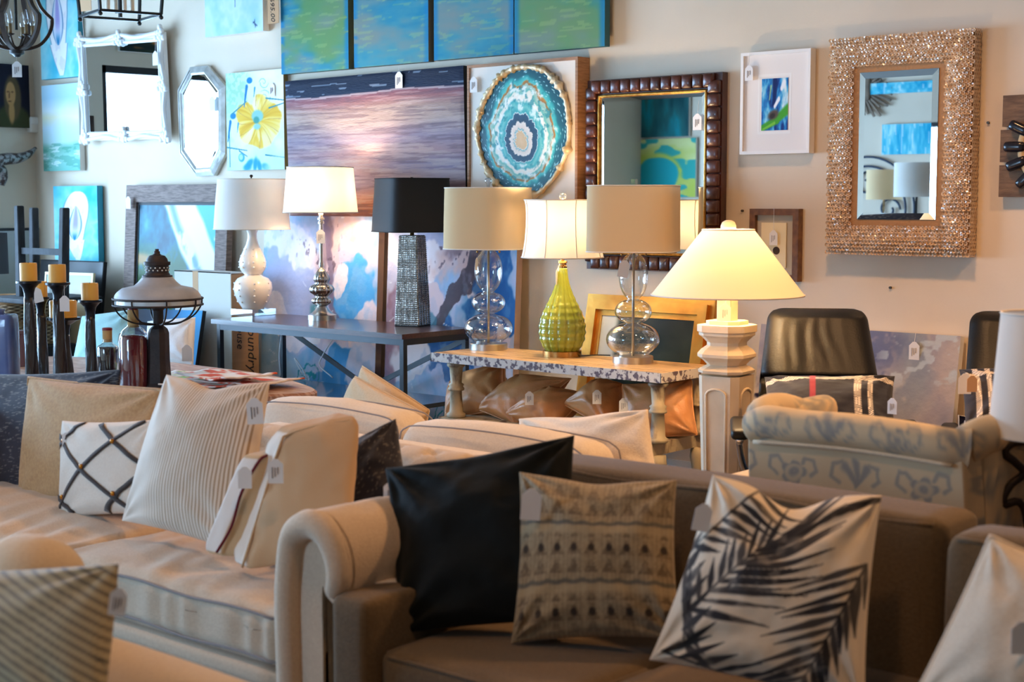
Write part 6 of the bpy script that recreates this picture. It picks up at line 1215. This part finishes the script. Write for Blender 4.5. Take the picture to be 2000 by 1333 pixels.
# ------------------------------------------------------------------ tan leather cushions on the rustic table's shelf
LC = [(((882, 742, 6.05), (985, 712, 6.12), (990, 800, 5.95), (868, 820, 5.88)), 'tan leather cushion at the left end of the rustic shelf'),
      (((932, 800, 5.92), (1015, 732, 6.02), (1115, 740, 6.05), (1010, 835, 5.86)), 'tan leather cushion lying second from left on the rustic shelf'),
      (((984, 812, 5.86), (1075, 757, 5.98), (1150, 770, 6.05), (1080, 845, 5.84)), 'tan leather cushion slumped low in the middle of the shelf'),
      (((1100, 790, 5.92), (1180, 742, 6.02), (1222, 752, 6.06), (1200, 850, 5.84)), 'tan leather cushion fourth from left with a white tag'),
      (((1216, 752, 5.98), (1350, 742, 6.08), (1362, 850, 5.98), (1212, 862, 5.88)), 'tan leather cushion behind the right table leg')]
for k, (a, lab) in enumerate(LC):
    o, sf = pillow('leather_cushion', px4(*a), .2, 'leather_tan', 36, .04, p=.42, seed=60 + k, wr=.008); P_(o, lab, group='tan leather cushions on the rustic shelf'); piping(o, sf, 'leather_tan', .004)
    if k in (2, 3, 4): q2 = onY(*((1034, 765), (1166, 762), (1218, 778))[k - 2], 5.80); tag(o, q2, .07, RT)
# ------------------------------------------------------------------ flat carton behind the console with handwriting
M('cardboard', (178, 134, 92), .8, col2=(168, 124, 84), nscale=4, stretch=(1, 1, 8)); M('carton_daylit', (214, 208, 198), .8); YC = 6.20  # pale carton tone: window light on front and flap put into the colour
xa, xb = onY(342, 600, YC)[0], onY(452, 600, YC)[0]; zt = onY(400, 531, YC)[2]; dY = .16
t = thing('flat_carton', ((xa + xb) / 2, YC + .1, 0), 'tall flat carton with handwriting on its brown side behind the console', 'box')
ob('front_panel', boxp(xa, xb - .002, YC, YC + .006, 0, zt), 'carton_daylit', t); sd = ob('side_panel', boxp(xb - .004, xb + .003, YC, YC + dY + .06, 0, zt - .01), 'cardboard', t); ob('back_panel', boxp(xa, xb, YC + dY, YC + dY + .006, 0, zt), 'cardboard', t); ob('top_flap', boxp(xa, xb, YC, YC + dY, zt - .006, zt), 'carton_daylit', t); ob('tape', boxp(xa + .2, xa + .26, YC - .001, YC, zt - .3, zt), 'tag_brown', t)
ob('handwriting', text_mesh('Foundry', .10, (xb + .0035, YC + .13, .72), (0, 0, -1), (0, 1, 0)), 'ink_black', sd); ob('handwriting', text_mesh('House', .08, (xb + .0035, YC + .04, .75), (0, 0, -1), (0, 1, 0)), 'ink_black', sd)
# aqua cushions and a white one leaning on a framed board near the lantern
o, sf = pillow('throw_cushion', px4((160, 618, 5.6), (262, 604, 5.75), (268, 720, 5.5), (138, 728, 5.4)), .16, 'fabric_aqua', 34, .04, seed=71); P_(o, 'pale aqua cushion behind the candle holders')
t = thing('aqua_bench', (onY(190, 720, 5.5)[0], 5.5, 0), 'low pale aqua upholstered bench under the aqua cushion', 'bench'); p = onY(190, 712, 5.5)
ob('seat', softbox((p[0] + .15, 5.55, p[2] - .1), (.75, .3, .1), .05, 12, (0, 0, .02)), 'fabric_aqua', t, True)
for x_ in (-.5, .8): ob('leg', bar((p[0] + x_, 5.5, 0), (p[0] + x_, 5.5, p[2] - .18), .05), 'holder_wood', t)
o, sf = pillow('throw_cushion', px4((288, 628, 5.7), (382, 620, 5.8), (378, 715, 5.6), (282, 722, 5.5)), .14, fabric('cotton_white', (226, 218, 214), (220, 210, 206)), 34, .04, seed=73); P_(o, 'off white cushion with a hanging tag behind the lantern'); q2 = onY(365, 674, 5.52); tag(o, q2, .1, RT, string=q2 + A3(0, .02, .18), prints=False)
def dkblue(u, v): return ramp(u + .2 * fbm(u * 3, v * 3, 3, 4), [(0, (40, 30, 34)), (.5, (46, 66, 90)), (1, (70, 150, 200))])
q = lq((268, 604), (396, 607), (390, 740), (268, 740), 6.1, 5.95); q[2][2] = q[3][2] = .01; q[2][0] = q[1][0]; q[3][0] = q[0][0]
canvas(q, .03, dkblue, (40, 30), 'dark blue canvas edge leaning behind the off white cushion', 'edge_black')
# ------------------------------------------------------------------ hanging fittings, top left
M('iron_brown', (74, 58, 48), .5, .3, col2=(54, 42, 36), nscale=12); M_thin('bulb_glass', (250, 252, 255), 1.3); M('candle_sleeve', (150, 124, 84), .6); M('sleeve_cream', (226, 214, 194), .6)
c = onY(33, 96, 5.3); s = dep(c) / FPX
t = thing('orb_chandelier', A3(c[0], c[1], CEIL), 'wooden orb chandelier with candle bulbs at the upper left corner', 'chandelier')
Zc = lambda y: c[2] + (97 - y) * s
for k in range(6):
    a = k * math.pi / 3 + .12; d_ = A3(math.cos(a), math.sin(a), 0)
    pts = spline([A3(c[0], c[1], Zc(y)) + d_ * (r_ * s) for r_, y in ((5, 97), (25, 95), (45, 86), (60, 68), (67, 50), (68, 36))], 5); pts2 = spline([A3(c[0], c[1], Zc(y)) + d_ * (r_ * s) for r_, y in ((68, 36), (55, 24), (45, 10), (38, -15), (35, -60), (12, -110), (4, -125))], 5)
    tn = A3(-d_[1], d_[0], 0); path = np.vstack([pts, pts2[1:]]); tgd = np.gradient(path, axis=0); rings = []
    for p, tg_ in zip(path, tgd):
        nn_ = np.cross(tg_, tn); nn_ /= np.linalg.norm(nn_); rings.append([p + tn * 4.5 * s + nn_ * 3 * s, p - tn * 4.5 * s + nn_ * 3 * s, p - tn * 4.5 * s - nn_ * 3 * s, p + tn * 4.5 * s - nn_ * 3 * s])
    ob('orb_band', loft(rings), 'iron_brown', t)
    p = A3(c[0], c[1], 0) + d_ * 30 * s; ob('candle_arm', tube(spline([A3(c[0], c[1], Zc(95)), A3(c[0], c[1], Zc(90)) + d_ * 16 * s, A3(p[0], p[1], Zc(72))], 5), 2.2 * s, 6), 'iron_brown', t, True)
    ob('candle_cup', lathe(p, [(5 * s, Zc(73)), (8 * s, Zc(71)), (8 * s, Zc(70))], 14), 'iron_brown', t); ob('candle_sleeve', lathe(p, [(3.2 * s, Zc(71)), (3.2 * s, Zc(51))], 12), 'candle_sleeve', t, True)
    ob('candle_bulb', lathe(p, [(3 * s, Zc(51)), (5 * s, Zc(45)), (4.6 * s, Zc(39)), (2.4 * s, Zc(30)), (.8 * s, Zc(23))], 14), 'bulb_glass', t, True)
ob('finial', lathe(c, [(.001, Zc(113)), (5 * s, Zc(112)), (9 * s, Zc(108)), (14 * s, Zc(106)), (14 * s, Zc(97)), (8 * s, Zc(95))], 20), 'black_metal', t, True, sharp=30); ob('rod', lathe(c, [(3 * s, Zc(60)), (3 * s, CEIL)], 10), 'black_metal', t)
q2 = A3(c[0], c[1], Zc(121)) - Fh * .01; tag(t, q2, .1, RT, string=q2 + A3(0, 0, .035))
# black open lantern pendant
c = onY(235, 30, 5.7); s = dep(c) / FPX; Zc = lambda y: onY(235, y, 5.7)[2]; rr_ = 85 * s; zb = Zc(30); zt = Zc(-200); rot = .52
t = thing('lantern_pendant', A3(c[0], c[1], CEIL), 'black open frame lantern pendant with candle sleeves above the ornate mirror', 'pendant')
cor = [A3(c[0] + rr_ * math.cos(rot + k * math.pi / 2), c[1] + rr_ * math.sin(rot + k * math.pi / 2), zb) for k in range(4)]; top = [A3(c[0] + rr_ * 1.28 * math.cos(rot + k * math.pi / 2), c[1] + rr_ * 1.28 * math.sin(rot + k * math.pi / 2), zt) for k in range(4)]
for k in range(4):
    ob('bottom_bar', bar(cor[k], cor[(k + 1) % 4], .016), 'black_metal', t); ob('corner_bar', bar(cor[k], top[k], .016), 'black_metal', t); ob('top_bar', bar(top[k], top[(k + 1) % 4], .016), 'black_metal', t)
    ob('ball_foot', softbox(cor[k] - A3(0, 0, .02), (.014,) * 3, .0138, 5), 'black_metal', t, True); ob('roof_bar', bar(top[k], (c[0], c[1], CEIL - .05), .014), 'black_metal', t)
    p = A3(c[0] + .08 * math.cos(rot + .8 + k * 1.57), c[1] + .08 * math.sin(rot + .8 + k * 1.57), 0); ob('candle_sleeve', lathe(p, [(.014, Zc(22)), (.014, Zc(-30))], 12), 'sleeve_cream', t, True); ob('candle_arm', bar((c[0], c[1], Zc(24)), (p[0], p[1], Zc(22)), .01), 'black_metal', t)
ob('rod', bar((c[0], c[1], Zc(34)), (c[0], c[1], CEIL), .018), 'black_metal', t)
p = cor[2]; ob('string', tube([onY(160, 22, 5.75), onY(164, 78, 5.8)], .002, 5), 'tag_white', t)
q2 = onY(168, -20, 5.95); tg_ = ob('hanging_tag', boxp(q2[0] - .07, q2[0] + .07, 5.94, 5.943, onY(168, 22, 5.95)[2], q2[2]), 'tag_brown', t, label='brown paper tag')
# ================================================================== what the mirrors show: the other side of the shop
def tealrain(u, v): return mixc(ramp(fbm(u * 16, v * 1.5, 3, 4), [(.3, (30, 165, 205)), (.6, (100, 205, 225)), (.8, (190, 235, 240))]), (240, 250, 250), (fbm(u * 40, v * 2, 2, 7) > .7) * .6)
def onfront(px, py, Ym): return mirrored(px, py, Ym, WYF + .05)
YM = WY - .085
a, b = onfront(1766, 242, YM), onfront(1838, 300, YM); x0, x1 = sorted((a[0], b[0])); x0 -= .25
canvas([A3(x1, WYF + .05, a[2]), A3(x0, WYF + .05, a[2]), A3(x0, WYF + .05, b[2]), A3(x1, WYF + .05, b[2])], .04, tealrain, (60, 50), 'aqua striped canvas on the front wall seen in the shell disc mirror')
a, b = onfront(1740, 165, YM), onfront(1838, 178, YM)
canvas([A3(max(a[0], b[0]), WYF + .05, a[2] + .02), A3(min(a[0], b[0]) - .4, WYF + .05, a[2] + .02), A3(min(a[0], b[0]) - .4, WYF + .05, b[2]), A3(max(a[0], b[0]), WYF + .05, b[2])], .04, tealrain, (60, 20), 'long teal canvas high on the front wall seen in the shell disc mirror')
p = onfront(1680, 175, YM); M('driftwood', (150, 128, 108), .8, col2=(110, 92, 78), nscale=9)
t = thing('sunburst_decor', (p[0], WYF, p[2]), 'driftwood sunburst on the front wall seen in the shell disc mirror', 'wall decor')
for k in range(36):
    a = k * 2 * math.pi / 36; L_ = .24 + .14 * random.random(); ob('ray_stick', bar((p[0] + .1 * math.cos(a), WYF + .03, p[2] + .1 * math.sin(a)), (p[0] + L_ * math.cos(a), WYF + .04, p[2] + L_ * math.sin(a)), .022), 'driftwood', t)
ob('hub', softbox((p[0], WYF + .04, p[2]), (.12, .03, .12), .02, 6), 'driftwood', t, True)
M('iron_blue', (40, 54, 78), .5, .4); p = onfront(1690, 400, YM)
t = thing('iron_scrollwork', (p[0], WYF, p[2] - .4), 'round wrought iron scrollwork on the front wall seen in the shell disc mirror', 'wall decor')
for r_ in (.46, .56): ob('ring', tube([A3(p[0] + r_ * math.cos(q_), WYF + .03, p[2] - .05 + r_ * math.sin(q_)) for q_ in np.linspace(0, 2 * math.pi, 48, endpoint=False)], .012, 6, True), 'iron_blue', t, True)
for k in range(8):
    a = k * math.pi / 4; q_ = np.linspace(0, 4.5, 24); r_ = .13 * (1 - q_ / 6.5); cx_, cz_ = p[0] + .27 * math.cos(a), p[2] - .05 + .27 * math.sin(a); ob('scroll', tube(np.stack([cx_ + r_ * np.cos(q_ * 1.5 + a), np.full(24, WYF + .03), cz_ + r_ * np.sin(q_ * 1.5 + a)], -1), .012, 6), 'iron_blue', t, True)
c = mirrored(1792, 385, YM, -.2); sidez = mirrored(1792, 440, YM, -.2)[2] - .1
t = thing('side_table', (c[0] - .1, -.15, 0), 'white side table with two lamps seen in the shell disc mirror', 'table'); ob('tabletop', boxp(c[0] - .55, c[0] + .5, -.45, .12, sidez - .03, sidez), 'white_trim', t)
for x_ in (c[0] - .5, c[0] + .45):
    for y_ in (-.4, .07): ob('leg', bar((x_, y_, 0), (x_, y_, sidez - .03), .04), 'white_trim', t)
for (px, w_, ht, mt, lab, yy) in ((1792, .21, (318, 385), 'shade_plain', 'grey drum shade lamp seen in the shell disc mirror', -.1), (1728, .17, (332, 390), 'shade_cream', 'cream drum shade lamp with a mercury glass base seen in the shell disc mirror', -.3)):
    a, b = mirrored(px, ht[0], YM, yy), mirrored(px, ht[1], YM, yy); t = thing('drum_lamp', (a[0], yy, sidez), lab, 'lamp'); ob('lamp_shade', loft([circ(a, w_, 40, b[2]), circ(a, w_, 40, a[2])], False, False), mt, t, True)
    ob('body', lathe((a[0], yy), [(.08, sidez), (.08, sidez + .02), (.05, sidez + .03), (.08, sidez + .07), (.03, sidez + .13), (.012, sidez + .16), (.012, b[2] + .1)] if mt == 'shade_cream' else [(.09, sidez), (.09, sidez + .02), (.01, sidez + .03), (.01, b[2] + .1)], 24), 'chrome_silver' if mt == 'shade_cream' else 'black_metal', t, True)
YM = WY - .065
def darkteal(u, v): return ramp(fbm(u * 6, v * 1.2, 4, 14), [(.25, (30, 78, 84)), (.5, (44, 104, 104)), (.7, (30, 140, 150)), (.85, (70, 90, 80))])
def cells(u, v):
    c = ramp(fbm(u * 3, v * 3, 4, 19), [(.3, (196, 204, 90)), (.7, (222, 222, 150))]); wv = fbm(u * 4, v * 4, 3, 20) - .5; c = mixc(c, (40, 170, 175), ell(u + wv * .1, v + wv * .1, (.52, .36), .3, .34, 0, .06)); k = fbm(u * 5 + 2, v * 5, 2, 22); return mixc(c, (60, 170, 160), sst(.56, .6, k) * (1 - ell(u, v, (.52, .36), .34, .4, 0, .1)))
for (l, tp, r_, bt, fn, lab) in ((1226, 172, 1345, 266, darkteal, 'dark teal canvas on the front wall seen in the bamboo mirror'), (1216, 274, 1358, 385, cells, 'yellow and teal canvas on the front wall seen in the bamboo mirror')):
    a, b = onfront(l, tp, YM), onfront(r_, bt, YM); xh, xlw = max(a[0], b[0]), min(a[0], b[0]); xs_ = xh, xlw
    canvas([A3(xh, WYF + .05, a[2]), A3(xlw, WYF + .05, a[2]), A3(xlw, WYF + .05, b[2]), A3(xh, WYF + .05, b[2])], .04, fn if True else fn, (70, 60), lab)
def fruit(u, v): return mixc(ramp(fbm(u * 3, v * 3, 3, 24), [(.3, (30, 44, 44)), (.7, (60, 70, 56))]), (170, 110, 50), sst(.55, .62, fbm(u * 6, v * 3, 2, 28)))
canvas([A3(WXL + .04, 4.6, 3.1), A3(WXL + .04, 5.7, 3.1), A3(WXL + .04, 5.7, 2.74), A3(WXL + .04, 4.6, 2.74)], .03, fruit, (50, 30), 'dark still life canvas above the shop window')
t = thing('candle_sconce', (WXL, 6.03, 1.75), 'two armed iron candle sconce beside the shop window', 'sconce')
ob('back_plate', boxp(WXL, WXL + .01, 5.95, 6.1, 1.72, 2.2), 'iron_brown', t)
for y_, z_ in ((5.97, 1.8), (6.08, 1.86)):
    ob('arm', tube(spline([A3(WXL + .01, 6.02, 1.78), A3(WXL + .08, (6.02 + y_) / 2, z_ - .08), A3(WXL + .12, y_, z_)], 5), .006, 6), 'iron_brown', t, True); ob('candle', lathe((WXL + .12, y_), [(.024, z_), (.024, z_ + .13)], 14), 'sleeve_cream', t, True)
